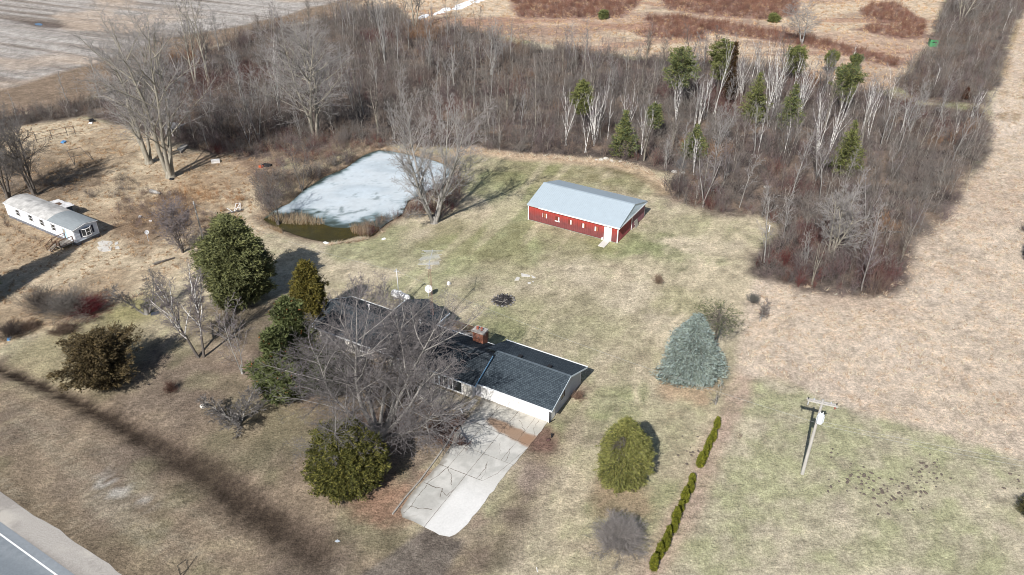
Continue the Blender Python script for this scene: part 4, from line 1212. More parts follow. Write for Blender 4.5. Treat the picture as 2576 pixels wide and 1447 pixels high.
cotton(123, (610, 940), 745, 2, "slim pale young tree between the birches and the tall pine", M_barkl, M_twigp, 6, r=.09, dens=.75, low=.2, name="young_tree")
cotton(124, (2414, 815 - 0), 700, 1, "stub", M_bark, M_twig) if False else None
cotton(125, (1800, 1018), 965, 2, "small leafless sapling between the blue spruce and the hedge row", M_bark, M_twigb, 16, r=.045, dens=.35, low=.2, name="sapling")
cotton(126, (1912, 808), 752, 2, "small bare sapling at the field edge right of the blue spruce", M_barkl, M_twigb, 24, r=.07, dens=.9, low=.3, name="sapling")
cotton(127, (845, 830), 740, 2, "thin bare tree behind the left end of the house", M_bark, M_twigp, 14, r=.08, dens=.8, name="young_tree")
cotton(128, (905, 790), 690, 3, "thin bare tree behind the house, left of the white gas tank", M_bark, M_twigp, 14, r=.08, dens=.8, name="young_tree")
cotton(129, (975, 800), 685, 3, "thin bare tree right behind the gas tank and white mast", M_bark, M_twigp, 12, r=.07, dens=.7, name="young_tree")
cotton(130, (700, 560), 400, 2, "dark bare tree at the left bank of the pond", M_barkd, M_twigd, 14, r=.14, dens=.8)
cotton(131, (760, 475), 330, 2, "slim bare tree on the left pond bank, upper one", M_barkd, M_twigd, 10, r=.12, dens=.7)

# birches by the front yard: two leaning trunks, white upper limbs
def birch(seed, base, topy, stems, label, r=.13, dens=1., H=None, split=1, group=None):
    H = H or HT(base, topy)
    sp = [S(1, 0, 1, 1, 10, .035, .03, 0, .2), S(int(8 * dens), 24, .36, .40, 6, .07, .10, .30, .25), S(int(7 * dens), 34, .42, .4, 3, .12, .04, .2, .35), S(int(5 * dens), 34, .45, .5, 2, .14, .0, .1, .5)]
    d = grow(seed, sp, stems, H, r)
    parts = bare_meshes("birch", d, split, M_birch, M_twigp, 5, 3, .013)
    return plant("birch_tree", parts, at(base), label, "birch tree", group)
def front_birch(seed, base, topy, stems, label, R):
    H = HT(base, topy)
    sp = [S(1, 0, 1, 1, 10, .04, .03, 0, .3), S(11, 26, .50, .62, 7, .08, .05, .30, .25), S(11, 40, .46, .34, 4, .13, -.01, .1, .3), S(8, 38, .45, .5, 3, .14, -.03, .1, .4), S(3, 36, .5, .7, 1, .1, 0, .2, .6)]
    A, B, ra, rb, lv = grow(seed, sp, stems, H, .17)
    ra, rb = np.maximum(ra, .012), np.maximum(rb, .01)
    e = empty("birch_tree", at(base), label, "birch tree")
    for nm, m, mt, k in (("trunk", lv == 0, M_barkd, 8), ("limbs", lv == 1, M_birch, 6), ("crown", lv > 1, M_twigp, 3)):
        V, F = tubes(A[m], B[m], ra[m], rb[m], k); mk(nm, V, [F], mt, e, smooth=True)
front_birch(201, (513, 898), 668, [(0.3, radians(3), 1, 1, 0, 0)], "birch with dark upright trunk and white upper limbs in the front yard", 4)
front_birch(203, (500, 900), 712, [(5.0, radians(23), 1, 1, 0, 0)], "birch with dark trunk slanting left, rooted beside the upright front-yard birch", 4)

WB = [((1422,366),213,3),((1474,384),280,2),((1495,366),214,5),((1503,350),222,4),((1572,338),212,2),((1580,326),226,2),((1612,388),256,3),((1698,322),180,3),((1746,312),212,1),((1757,317),196,3),((1772,300),172,2),((1795,296),86,2),((1832,244),88,2),((1848,258),130,5),((1862,262),138,4),((1889,202),108,2),((1908,210),100,4),((1930,296),98,4),((1943,290),104,4),((1955,280),112,3),((1996,225),128,2),((2004,304),156,5),((2014,290),160,5),((2084,245),148,2),((2056,388),222,5),((2086,386),214,4),((2134,260),194,2),((2164,346),183,4),((2184,348),197,4),((2236,280),157,2),((2141,162),105,1),((2358,294),246,1),((2438,304),220,3),((2344,236),160,1),((2521,84),6,1),((2266,334),250,2),((2395,360),300,1),((419,216),132,1),((457,217),122,1),((700,250),120,2),((688,190),75,2),((1640,335),235,1),((1530,350),240,1),((1745,440),330,2),((1906,395),300,1),((1972,395),290,1)]
WB.sort(key=lambda q: q[0][0])
ordn = lambda n: ["", "first", "second", "third", "fourth", "fifth", "sixth", "seventh", "eighth", "ninth", "tenth", "eleventh", "twelfth", "thirteenth", "fourteenth", "fifteenth", "sixteenth", "seventeenth", "eighteenth", "nineteenth", "twentieth"][n] if n <= 20 else ["", "", "twenty-", "thirty-", "forty-"][n // 10] + (["th", "first", "second", "third", "fourth", "fifth", "sixth", "seventh", "eighth", "ninth"][n % 10] if n % 10 else "XX")
def ordw(n):
    if n == 30: return "thirtieth"
    if n == 40: return "fortieth"
    return ordn(n)
for i, (b_, ty, ns) in enumerate(WB):
    q = np.random.default_rng(900 + i)
    st = [(q.uniform(0, 6.28), radians(q.uniform(3, 14) if ns > 1 else q.uniform(0, 4)), q.uniform(.8, 1), q.uniform(.65, 1), q.normal(0, .12), q.normal(0, .12)) for _ in range(ns)]
    birch(300 + i, b_, ty, st, "white birch in the wood, %s from the left, %s" % (ordw(i + 1), ["single stem", "two stems", "three stems", "a clump of stems", "a dense clump of stems"][ns - 1]), .072 + .02 * q.random(), .75, group="white birches scattered through the wood")

# slender woodland trees
def pip(px, py, P):
    P = np.asarray(P); X, Y = np.array([px]), np.array([py]); return poly_sd(X, Y, P)[0] < 0
VAR = []
for k in range(9):
    q = np.random.default_rng(500 + k)
    H = 9.
    ns = [1, 1, 2, 1, 3, 1, 2, 1, 2][k]
    st = [(q.uniform(0, 6.28), radians(q.uniform(1, 9)), q.uniform(.8, 1), 1, q.normal(0, .1), q.normal(0, .1)) for _ in range(ns)]
    sp = [S(1, 0, 1, 1, 8, .045, .03, 0, .2), S(11, 34, .26, .36, 4, .1, .05, .22, .3), S(5, 36, .45, .5, 2, .14, .03, .1, .4), S(3, 36, .5, .6, 1, .1, .0, .2, .6)]
    VAR.append((grow(520 + k, sp, st, H, .10), H))
VM = []
for k, (d, H) in enumerate(VAR):
    tm = [M_bark, M_barkl, M_bark, M_barkl, M_barkt, M_barkt, M_bark, M_barkl, M_barkd][k]
    cm = [M_twig, M_twig, M_twigp, M_twigb, M_twigb, M_twigp, M_twig, M_twig, M_twigd][k]
    VM.append(bare_meshes("t", d, 0, tm, cm, 4, 3, .016))
WOODS_IN = [WOODS, STRIP]
def samp(P, n, seed, zp=None):
    q = np.random.default_rng(seed); P = np.asarray(P)
    x0, y0 = P.min(0)[:2]; x1, y1 = P.max(0)[:2]; out = np.zeros((0, 2))
    while len(out) < n:
        c = np.c_[q.uniform(x0, x1, n * 3), q.uniform(y0, y1, n * 3)]
        c = c[poly_sd(c[:, 0], c[:, 1], P) < -.5]; out = np.vstack([out, c])
    return out[:n]
pts = samp(WOODS, 330, 61)
pts = pts[[(-.1 < 1) and (PR((*p, 0))[0] > -40) and (PR((*p, 5))[1] > 0) for p in pts]][:250]
protos = []
GL = "slender bare trees rising out of the brushy wood"
for i, p in enumerate(pts):
    k = i % 9
    q = rs.uniform(.6, 1.25); px = PR((*p, 0))[0]
    # the far left wood is lower
    lab = ["slim grey-barked bare tree", "slim pale bare tree", "slim grey two-stemmed bare tree", "slim pale brown-twigged bare tree", "slim tan three-stemmed bare tree", "slim tan purple-twigged bare tree", "grey two-stemmed twiggy bare tree", "pale straight bare tree", "dark two-stemmed bare tree"][k] + " among the brush of the wood"
    if i < 9:
        e = plant("slender_tree", VM[k], (p[0], p[1], 0), lab, "tree", GL, rs.uniform(0, 6.28), q); protos.append(e)
    else:
        dup(protos[k], (p[0], p[1], 0), rs.uniform(0, 6.28), q, lab, GL)

# merge-many helper for stuff
def scatter(temps, P, scale, rotz, tint, z=None):
    """temps: list of (V,F); returns merged V,F,col"""
    Vs, Fs, Cs = [], [], []; n = 0
    ti = np.arange(len(P)) % len(temps)
    for t, (V, F) in enumerate(temps):
        idx = np.where(ti == t)[0]
        if not len(idx): continue
        c, s = np.cos(rotz[idx]), np.sin(rotz[idx]); sc = scale[idx]
        X = (V[None, :, 0] * c[:, None] - V[None, :, 1] * s[:, None]) * sc[:, None] + P[idx, 0:1]
        Y = (V[None, :, 0] * s[:, None] + V[None, :, 1] * c[:, None]) * sc[:, None] + P[idx, 1:2]
        Z = V[None, :, 2] * sc[:, None] + (0 if z is None else z[idx][:, None])
        Vs.append(np.stack([X, Y, Z], -1).reshape(-1, 3))
        m = len(V)
        Fs.append((F[None] + (np.arange(len(idx)) * m)[:, None, None] + n).reshape(-1, F.shape[1])); n += m * len(idx)
        hf = .75 + .5 * np.clip(V[:, 2] / max(V[:, 2].max(), .1), 0, 1)
        Cs.append((tint[idx][:, None, :] * np.ones((1, m, 1))).reshape(-1, 3))
    return np.vstack(Vs), np.vstack(Fs), np.vstack(Cs)
def slivers(A, B, wa, wb, rng):
    """each twig one thin three-sided spike"""
    d = B - A; r = rng.normal(0, 1, d.shape); x = np.cross(d, r); x /= np.linalg.norm(x, axis=1, keepdims=True) + 1e-9
    y = np.cross(x, d); y /= np.linalg.norm(y, axis=1, keepdims=True) + 1e-9
    w = wa[:, None]
    V = np.stack([A + x * w, A - x * w * .5 + y * w * .87, A - x * w * .5 - y * w * .87, B], 1).reshape(-1, 3)
    b = (np.arange(len(A)) * 4)[:, None]
    F = (b[:, :, None] + np.array([[0, 1, 3], [1, 2, 3], [2, 0, 3]])[None]).reshape(-1, 3)
    return V, F
def bush(seed, H, nst, spread, nb, w=.014, nt=3):
    rng = np.random.default_rng(seed)
    st = [(rng.uniform(0, 6.28), radians(abs(rng.normal(0, spread))), rng.uniform(.6, 1), 1, rng.normal(0, .12), rng.normal(0, .12)) for _ in range(nst)]
    sp = [S(1, 0, 1, 1, 3, .12, .04, 0, .3), S(nb, 34, .42, .6, 2, .15, .03, .2, .4)]
    if nt: sp.append(S(nt, 36, .5, .7, 1, .1, .0, .2, .6))
    A, B, ra, rb, lv = grow(seed, sp, st, H, w * 1.3)
    return slivers(A, B, np.maximum(ra, w * .8), rb, rng)
BUSH = [bush(700 + i, 1., [9, 12, 8, 14, 10, 7][i], [26, 34, 20, 38, 30, 16][i], 5, .0062) for i in range(6)]
# unit-height bushes; scale = height
def tints(n, pal, q, var=.18):
    pal = np.array(pal); c = pal[q.integers(0, len(pal), n)]
    return np.clip(c * (1 + q.normal(0, var, (n, 1))), .01, .6)
GREY, PURP, BRN, RED, TAN, ORG, DK = C(140,134,128,.68), C(130,115,114,.66), C(136,118,106,.66), C(124,76,72,.62), C(176,154,130,.72), C(168,124,84,.72), C(100,92,90,.72)
def brush_field(name, label, P, dens, h0, h1, pal, seed, patch=None, cat="brush", edge=0.):
    P = np.asarray(P); q = np.random.default_rng(seed)
    a = abs(.5 * np.sum(P[:, 0] * np.roll(P[:, 1], 1) - P[:, 1] * np.roll(P[:, 0], 1)))
    n = int(a * dens); p = samp(P, n, seed + 1)
    # leave out what lies well outside the picture
    pr = np.array([PR((*x, 1)) for x in p]); k = (pr[:, 0] > -90) & (pr[:, 0] < 2700) & (pr[:, 1] > -90); p = p[k]; n = len(p)
    c = tints(n, pal, q)
    m = fbm(p[:, 0] * .07, p[:, 1] * .07, seed, 4)
    if patch is not None:
        for (pc, lo) in patch:
            mm = fbm(p[:, 0] * .09 + 7, p[:, 1] * .09, seed + len(pc) + int(lo * 100), 3) > lo
            c[mm] = c[mm] * .35 + pc * .65
    h = (h0 + (h1 - h0) * q.random(n) ** 1.3) * (.75 + .5 * m)
    V, F, Cc = scatter(BUSH, p, h, q.uniform(0, 6.28, n), c)
    o = mk(name, V, [F], M_vc, col=Cc)
    return tag(o, label, cat, kind="stuff")
brush_field("brush", "dense grey and purple leafless brush filling the wood", WOODS, .34, 1.6, 4.2, [GREY, PURP, GREY, BRN, PURP, DK], 41, [(RED, .66), (ORG, .72), (GREY, .55)])
brush_field("brush", "dense grey brush in the far hedgerow at upper right", STRIP, .34, 2.0, 4.6, [GREY, PURP, GREY, BRN], 43)
brush_field("brush", "red-brown brush around the tip of the wood", W((1890,690),(1890,650),(1960,600),(1990,580),(2120,560),(2300,620),(2290,715),(2200,758),(2080,750),(1960,715)), .5, 1.4, 2.8, [PURP, RED, BRN, PURP, RED], 45)
brush_field("brush", "brown brush along the wood edge beside the barn lawn", W((1670,500),(1690,440),(1760,450),(1850,500),(1960,560),(1950,600),(1900,548),(1830,543),(1740,524)), .6, 1.2, 2.6, [BRN, PURP, RED, GREY], 46)
brush_field("brush", "reddish brush between the cottonwoods and the pond", W((480,382),(650,330),(900,330),(1000,366),(940,376),(860,395),(790,425),(700,425),(650,405),(560,398)), .6, 1.0, 2.4, [BRN, RED, PURP, TAN], 47)
brush_field("brush", "scrub along the plough field behind the mobile home", W((-60,320),(0,300),(60,285),(190,262),(330,200),(330,235),(200,296),(100,310),(0,330)), .8, 1.2, 3., [DK, BRN, GREY], 48)
for i, R in enumerate(RUST):
    lab = ["top left beside the small round pine", "long belt crossing the middle of the meadow", "top edge of the meadow, right of centre", "small patch before the long belt", "far right of the meadow, upper", "far right of the meadow, lower"][i]
    brush_field("brush", "rust-brown willow scrub: " + lab, R, .75, 1.0, 2.3, [C(152,108,92,.66), C(138,108,98,.66), C(160,120,100,.66)], 60 + i)
brush_field("brush", "dark brush on the left bank of the pond", W((655,560),(640,500),(640,440),(720,440),(800,425),(870,400),(930,382),(945,380),(911,392),(868,424),(815,447),(760,480),(726,513),(688,530),(664,548)), .9, 1.2, 3.0, [DK, BRN, GREY, PURP], 70)
brush_field("brush", "low brush fringe along the far bank of the pond", W((868,424),(905,392),(935,376),(985,372),(1050,384),(1110,400),(1150,425),(1160,415),(1110,390),(1040,374),(960,364),(910,378)), 1.2, .6, 1.5, [BRN, RED, GREY, TAN], 78)
brush_field("brush", "purple brush on the right pond bank around the willow", W((1013,538),(1026,506),(1060,480),(1100,470),(1145,440),(1180,460),(1175,520),(1140,560),(1060,555),(1000,570)), .9, 1.0, 2.4, [PURP, RED, GREY], 71)
brush_field("brush", "low reddish shrubs along the near pond bank", W((890,585),(905,565),(950,550),(1000,535),(1020,535),(1010,555),(960,585),(935,600),(900,605)), 1.6, .8, 1.7, [PURP, TAN, RED, GREY], 72)
brush_field("brush", "brown weedy scrub right of the mobile home", W((270,560),(300,500),(380,470),(480,490),(560,560),(560,620),(480,625),(430,590),(350,600),(290,600)), 1.3, .6, 1.7, [BRN, PURP, BRN, TAN], 73)
brush_field("brush", "dark tangle standing in for tree shadow and dead branches behind the mobile home", W((0,440),(90,430),(200,445),(330,440),(400,470),(300,500),(215,505),(120,478),(60,500),(0,495)), .45, .5, 1.6, [DK, BRN, GREY], 76)  # dark brush added partly to stand in for shadows of the trees there
brush_field("brush", "dark undergrowth on the near side of the old mobile home", W((0,520),(30,560),(80,590),(120,606),(110,620),(50,600),(0,570)), 1.2, .5, 1.1, [DK, BRN], 77)
brush_field("brush", "orange dry reeds on the rough lot", W((440,470),(540,455),(620,480),(640,520),(560,540),(470,520)), .8, .7, 1.4, [ORG, TAN, ORG], 74)
brush_field("brush", "grey scrub around the dumped shed behind the cottonwoods", W((430,300),(520,270),(640,290),(640,340),(480,380),(430,350)), .5, 1.2, 2.6, [GREY, BRN, DK], 75)

# far slender trees as one mass
def far_trees():
    n = 2300; p = np.vstack([samp(WOODS, 1950, 81), samp(STRIP, 350, 82)])
    q = np.random.default_rng(83)
    T = []
    for k in range(5):
        sp = [S(1, 0, 1, 1, 4, .06, .03, 0, .2), S(9, 30, .26, .4, 2, .12, .06, .25, .3), S(3, 34, .5, .6, 1, .1, .0, .2, .6)]
        A, B, ra, rb, lv = grow(840 + k, sp, [(q.uniform(0, 6), radians(q.uniform(0, 7)), 1, 1, 0, 0)], 1., .0065)
        T.append(slivers(A, B, np.maximum(ra * 1.2, .0020), rb, q))
    h = q.uniform(4.5, 9.2, n)
    V, F, Cc = scatter(T, p, h, q.uniform(0, 6.28, n), tints(n, [C(164,158,150,.66), C(140,130,122,.62), C(120,106,100,.58), C(178,172,164,.66)], q))
    tag(mk("thicket", V, [F], M_vc, col=Cc), "thin young stems crowding between the taller trees of the wood", "thicket", kind="stuff")
far_trees()

# individual shrubs
def shrub(base, h, pal, label, seed, nst=14, spread=34, nb=9, name="shrub", w=.011, sx=1., nt=4, group=None, lean=None):
    V, F = bush(seed, h, nst, spread, nb, w, nt)
    V = V * np.array([sx, sx, 1.])
    q = np.random.default_rng(seed)
    c = np.array(pal)[None] * np.ones((len(V), 1)) * (1 + .15 * np.repeat(q.normal(0, 1, len(V) // 4 + 1), 4)[:len(V), None])
    o = mk(name, V, [F], M_vc, col=np.clip(c, .01, .6), loc=at(base))
    return tag(o, label, "shrub", group)
shrub((1556, 1368), 2.9, C(150,144,140,.75), "large round leafless shrub beside the hedge row at the bottom", 1001, 190, 44, 22, w=.013, sx=1.25, nt=6)
shrub((1655, 712), 1.7, C(150,130,112,.7), "small bare bush standing alone on the lawn in front of the barn", 1002, 44, 34, 11)
shrub((1322 + 132, 1003), 1.3, C(150,124,108,.7), "small bare bush at the right end wall of the garage", 1003, 50, 38, 11)
shrub((430, 985), 1.5, C(110,84,74,.62), "small fan-shaped bare bush between junipers and boulder", 1004, 60, 36, 9)
shrub((1895, 762), 1.8, C(130,128,122,.62), "grey bare bush at the field edge right of the blue spruce", 1005, 60, 38, 12)
shrub((1710, 430), 2.6, C(128,128,132,.62), "pale grey round shrub at the wood edge right behind the barn", 1006, 50, 34, 13)
shrub((232, 792), 3.4, C(112,44,50,.66), "dark red-twigged shrub at the edge of the rough lot", 1007, 90, 42, 12, sx=1.3)
shrub((182, 796), 4.6, C(130,124,118,.66), "wide grey bare shrub left of the red-twigged one", 1008, 110, 44, 14, sx=1.4)
shrub((112, 785), 4.2, C(114,106,100,.62), "grey bare shrub at the lot edge, second left of the red one", 1009, 90, 42, 13, sx=1.3)
shrub((30, 845), 2.2, C(90,80,76,.62), "dark bare shrub at the left picture edge by the lawn border", 1010, 90, 42, 12, sx=1.4)
shrub((75, 830), 1.6, C(130,110,96,.62), "low brown shrub at the lawn border near the left edge", 1011, 70, 42, 10, sx=1.6)
shrub((160, 838), 1.3, C(126,108,94,.62), "low brown weedy shrub in front of the grey ones on the left", 1012, 80, 44, 10, sx=2.0)
shrub((2580, 585), 2.2, C(110,96,96,.62), "grey shrub cut by the right picture edge in the tan field", 1013, 30, 34, 9)
shrub((1160, 1120), 1.4, C(110,78,64,.62), "brown dry shrub under the maple beside the driveway edging", 1014, 30, 36, 8)
shrub((1010, 1085), 2.2, C(118,84,70,.62), "reddish bare shrub at the foot of the big maple", 1015, 30, 38, 9)
shrub((1090, 1085), 1.9, C(112,84,72,.62), "brown shrub between the maple and the patio slab", 1016, 30, 38, 9)
shrub((1860, 1100), .6, C(150,130,118,.62), "tiny dry bush just right of the upper hedge end", 1017, 14, 36, 5)
shrub((2120, 1148 - 60), .01 + .9, C(150,120,100,.62), "three dry stalks standing at the mown field edge", 1018, 4, 12, 1, nt=0) if False else None
shrub((2472, 1148), .8, C(130,104,86,.62), "few dry stalks standing at the mown field edge", 1018, 4, 12, 1, nt=0)

# ------------------------------------------------------------------ conifers
def leafcloud(P, D, n, size, wd, rng, spread=.5):
    """n leaf-sized triangles round each point, long axis near D"""
    k = len(P) * n
    p = np.repeat(P, n, 0) + rng.normal(0, size * .45, (k, 3))
    d = np.repeat(D, n, 0) + rng.normal(0, spread, (k, 3)); d /= np.linalg.norm(d, axis=1, keepdims=True)
    s = np.cross(d, rng.normal(0, 1, (k, 3))); s /= np.linalg.norm(s, axis=1, keepdims=True)
    L = size * rng.uniform(.6, 1.3, (k, 1)); w_ = wd * rng.uniform(.7, 1.3, (k, 1))
    V = np.stack([p - d * L * .3 + s * w_, p - d * L * .3 - s * w_, p + d * L * .7], 1).reshape(-1, 3)
    return V, np.arange(3 * k).reshape(-1, 3)
def conifer(name, loc, H, R, col, label, seed, prof='cone', whorls=34, per=11, droop=-.15, size=.32, wd=.06, n=5, base=.04, tm=M_barkd, lob=.25, bare=None, cat="conifer", tipcol=None, side=6, lean=(0, 0), spread=.5, group=None, dead=None, brown=.0):
    rng = np.random.default_rng(seed)
    P, D, A, B, T = [], [], [], [], []
    az0 = rng.uniform(0, 6.28)
    ph = rng.uniform(0, 6.28, 4)
    for i in range(whorls):
        f = (i + rng.uniform(0, .9)) / whorls
        z = H * (base + (1 - base) * f ** .92)
        if prof == 'cone': rr = (1 - f) ** .85 * (1 if f > .08 else .8 + f * 2.5)
        elif prof == 'egg': rr = (1 - f) ** .62 * min(1.15, .62 + f * 2.3)
        elif prof == 'oval': rr = math.sqrt(max(0, 1 - f ** 2.2)) * (1 if f > .25 else .7 + f * 1.2)
        elif prof == 'dome': rr = math.sqrt(max(0, 1 - f ** 2)) if f > .15 else .9
        elif prof == 'pine': rr = (math.sin(pi * min(1, max(0.02, f * .93 + .12))) ** .6) * (.95 if f < .6 else 1)
        elif prof == 'column': rr = (1 - f ** 3) * (.8 + .2 * sin(f * 9))
        m = max(4, int(per * (rr * .75 + .3)))
        for j in range(m):
            az = az0 + i * 2.39 + 2 * pi * j / m + rng.uniform(-.3, .3)
            lb = 1 + lob * (sin(2 * az + ph[0] + f * 5) * .5 + sin(3 * az + ph[1] - f * 7) * .4 + rng.normal(0, .35))
            L = R * rr * lb
            if L < .12: L = .12
            up = -droop * 0 + (droop if prof != 'dome' else 0) + (.55 * f * (1 - f * .5) if prof in ('cone', 'pine', 'egg', 'oval') else .25 + .6 * f)
            d = np.array([cos(az), sin(az), up]); d /= np.linalg.norm(d)
            o = np.array([0, 0, z]) + np.array([lean[0] * z, lean[1] * z, 0])
            e = o + d * L
            if dead is not None and abs(((az - dead[0] + pi) % (2 * pi)) - pi) < dead[1] and dead[2] < f < dead[3]:
                A.append(o); B.append(e); 
                for q in range(8):
                    s0 = o + d * L * rng.uniform(.3, 1); A.append(s0); B.append(s0 + (d + rng.normal(0, .6, 3)) * .35)
                continue
            A.append(o); B.append(e)
            k = max(2, int(side * (L / R + .25)))
            t = 1 - (1 - (.25 if prof != 'pine' else .4)) * (np.arange(k) + rng.uniform(0, 1, k)) / k
            lat = np.cross(d, [0, 0, 1.]); lat /= np.linalg.norm(lat)
            sd_ = rng.uniform(-1, 1, k) * (1.0 - t * .6) * L * .30
            pp = o + np.outer(t * L, d) + np.outer(sd_, lat)
            pp[:, 2] += droop * (t ** 2) * L * .5 + rng.normal(0, .05, k)
            dd = d[None] + np.outer(np.sign(sd_) * .5, lat)
            P.append(pp); D.append(dd); T.append(np.full(k, rng.normal(0, 1)))
    P, D, T = np.vstack(P), np.vstack(D), np.concatenate(T)
    V, F = leafcloud(P, D, n, size, wd, rng, spread)
    tint = np.repeat(T, n)
    c = np.array(col)[None] * np.ones((len(tint), 1)) * (1 + .20 * tint[:, None] + rng.normal(0, .14, (len(tint), 1)))
    if brown > 0:
        mk_ = rng.random(len(tint)) < brown; c[mk_] = C(150, 95, 55) * .8
    if tipcol is not None:
        rad = np.hypot(P[:, 0], P[:, 1]); q = np.repeat(P[:, 2] / H, n)[:, None]
        w_ = (rng.random((len(tint), 1)) < .35) * 1.0
        c = c * (1 - w_) + np.array(tipcol) * w_
    c = np.repeat(np.clip(c, .004, .8), 3, 0)
    e = empty(name, loc, label, cat, group)
    tv, tf = tubes(np.array([[0, 0, -.1], [lean[0] * H * .5, lean[1] * H * .5, H * .5]]), np.array([[lean[0] * H * .5, lean[1] * H * .5, H * .5], [lean[0] * H, lean[1] * H, H * .97]]), np.array([.022 * H + .05, .014 * H + .03]), np.array([.014 * H + .03, .02]), 8)
    A, B = np.array(A), np.array(B)
    bv, bf = tubes(A, B, np.full(len(A), .012 + .002 * H), np.full(len(A), .008), 3)
    mk("trunk", np.vstack([tv, bv]), [np.vstack([tf, bf + len(tv)])], tm, e)
    mk("crown", V, [F], M_leaf, e, col=c)
    return e
def cbase(p): return at(p)
# blue spruce on the lawn right
conifer("blue_spruce", cbase((1735, 948)), HT((1735, 948), 792), 3.3, C(146,158,148,.72), "big silvery blue spruce on the right-hand lawn", 1101, 'egg', 19, 34, -.28, .30, .055, 8, .02, side=12, lob=.26, tipcol=C(168,184,180,.66), spread=.4)
conifer("pine_tree", cbase((1795, 880)), HT((1795, 880), 768), 3.0, C(112,118,84,.6), "sparse stunted pine with dark cones poking out behind the blue spruce", 1102, 'pine', 16, 8, .05, .24, .04, 4, .4, tm=M_barkd, side=5)
conifer("spruce_tree", cbase((1566, 1208)), HT((1566, 1208), 1056), 2.7, C(122,124,72,.74), "yellow-green spruce with a grey dead patch, right of the driveway", 1103, 'egg', 24, 28, -.1, .26, .05, 9, .03, side=12, lob=.2, dead=(4.1, .38, .5, .78), tipcol=C(150,148,86,.74), spread=.4)
conifer("cedar_shrub", cbase((880, 1222)), HT((880, 1222), 1098), 3.55, C(88,90,48,.66), "dense round olive cedar left of the driveway end", 1104, 'dome', 30, 28, .1, .30, .055, 11, .02, side=11, lob=.24, tipcol=C(130,126,66,.7), cat="cedar")
conifer("juniper_tree", cbase((270, 964)), HT((270, 964), 845), 3.9, C(98,86,62,.64), "wide ragged bronze-brown juniper by the ditch", 1105, 'egg', 26, 17, .16, .32, .055, 10, .03, side=10, lob=.6, tipcol=C(122,106,74,.66), cat="juniper")
conifer("pine_tree", cbase((612, 764)), HT((612, 764), 556), 3.9, C(108,112,76,.72), "large rounded dense pine beside the old utility pole", 1106, 'oval', 27, 26, .1, .42, .07, 12, .03, side=12, lob=.32, tipcol=C(132,134,86,.74))
conifer("cedar_tree", cbase((790, 830)), HT((790, 830), 658), 2.3, C(108,102,54,.66), "yellowish pointed cedar between the round pine and the house", 1107, 'egg', 34, 17, .16, .36, .06, 9, .03, side=9, lob=.4, tipcol=C(132,120,56,.62), cat="cedar")
conifer("pine_tree", cbase((752, 950)), HT((752, 950), 752), 2.9, C(102,110,70,.7), "dark pine with russet tips behind the maple, rear of two", 1108, 'column', 26, 18, .1, .42, .07, 11, .03, side=10, lob=.35, brown=.02)
conifer("pine_tree", cbase((716, 1005)), HT((716, 1005), 830), 2.7, C(102,110,70,.7), "dark pine with russet tips behind the maple, front of two", 1109, 'column', 26, 18, .1, .42, .07, 11, .03, side=10, lob=.35, brown=.015)
conifer("pine_tree", cbase((835, 985)), 5.2, 2.4, C(84,96,62,.55), "low pine half hidden inside the left side of the bare maple", 1110, 'egg', 24, 12, .1, .38, .06, 7, .04, side=7, lob=.3)
WP = [((1567,392),276,1.9,'cone',"broad green pine at the wood edge, just above the barn's left half"),
      ((1462,330),203,1.5,'pine',"slim green pine among white birches, left of the wood-edge pines"),
      ((1700,272),120,2.7,'pine',"large flat-topped pine left of the birch grove"),
      ((1802,250),96,2.0,'pine',"pine with a small green top above the birch grove"),
      ((1745,398),314,1.7,'cone',"young pine at the wood edge above the barn's right end"),
      ((1893,312),184,2.3,'cone',"wide pine in the middle of the birch grove"),
      ((1982,330),210,2.0,'cone',"dark pine right of the middle birch clump, front one"),
      ((1990,215),116,1.9,'pine',"ragged pine high behind the birch clumps"),
      ((2110,300),160,2.1,'pine',"tufted pine right of the last tall birch clump"),
      ((2122,440),308,2.2,'cone',"broad green pine low in the right part of the wood"),
      ((1640,350),262,1.1,'pine',"narrow pine behind the broad wood-edge pine"),
      ((2085,185),128,.9,'pine',"small pine top at the back edge of the wood"),
      ((1518,48),30,1.0,'dome',"small round evergreen left in the far meadow"),
      ((1945,56),38,1.0,'dome',"small round evergreen right in the far meadow"),
      ((2150,175),138,.8,'pine',"small pine beside the dead white birch at the back of the wood")]
for i, (b_, ty, R_, pf, lab) in enumerate(WP):
    conifer("pine_tree", cbase(b_), HT(b_, ty), R_ * 1.22, C(108,114,70,.80) if i % 2 else C(102,112,76,.78), lab, 1200 + i, pf, 15, 10, .05, .44, .075, 9, .05 if pf != 'pine' else .35, side=7, lob=.5, tipcol=C(134,136,82,.8), group="pines in the wood and meadow")
conifer("juniper_tree", cbase((1830, 262)), HT((1830, 262), 104), 1.4, C(84,64,38,.6), "tall dark bronze juniper inside the birch grove", 1230, 'column', 26, 9, .3, .4, .07, 6, .05, side=6, lob=.2, cat="juniper")
conifer("juniper_tree", cbase((2428, 250)), HT((2428, 250), 222), .9, C(98,60,40,.6), "small russet juniper in the far hedgerow", 1231, 'cone', 12, 8, .3, .35, .07, 6, .05, side=5, lob=.2, cat="juniper")
conifer("spruce_tree", cbase((2625, 665)), 7.5, 2.6, C(70,62,50,.6), "dark evergreen cut by the right picture edge", 1232, 'cone', 26, 13, .0, .4, .07, 7, .03, side=8, lob=.2)
conifer("spruce_tree", cbase((-75, 764)), 15, 3.6, C(84,96,60,.6), "tall evergreen just outside the left edge casting the long shadow", 1233, 'cone', 40, 14, -.05, .5, .09, 7, .05, side=8, lob=.25)
conifer("juniper_tree", cbase((2598, 1300)), 1.2, 1.3, C(96,92,60,.6), "low spreading evergreen cut by the right edge near the bottom", 1234, 'dome', 8, 10, .1, .3, .06, 6, .1, side=6, lob=.3, cat="juniper")

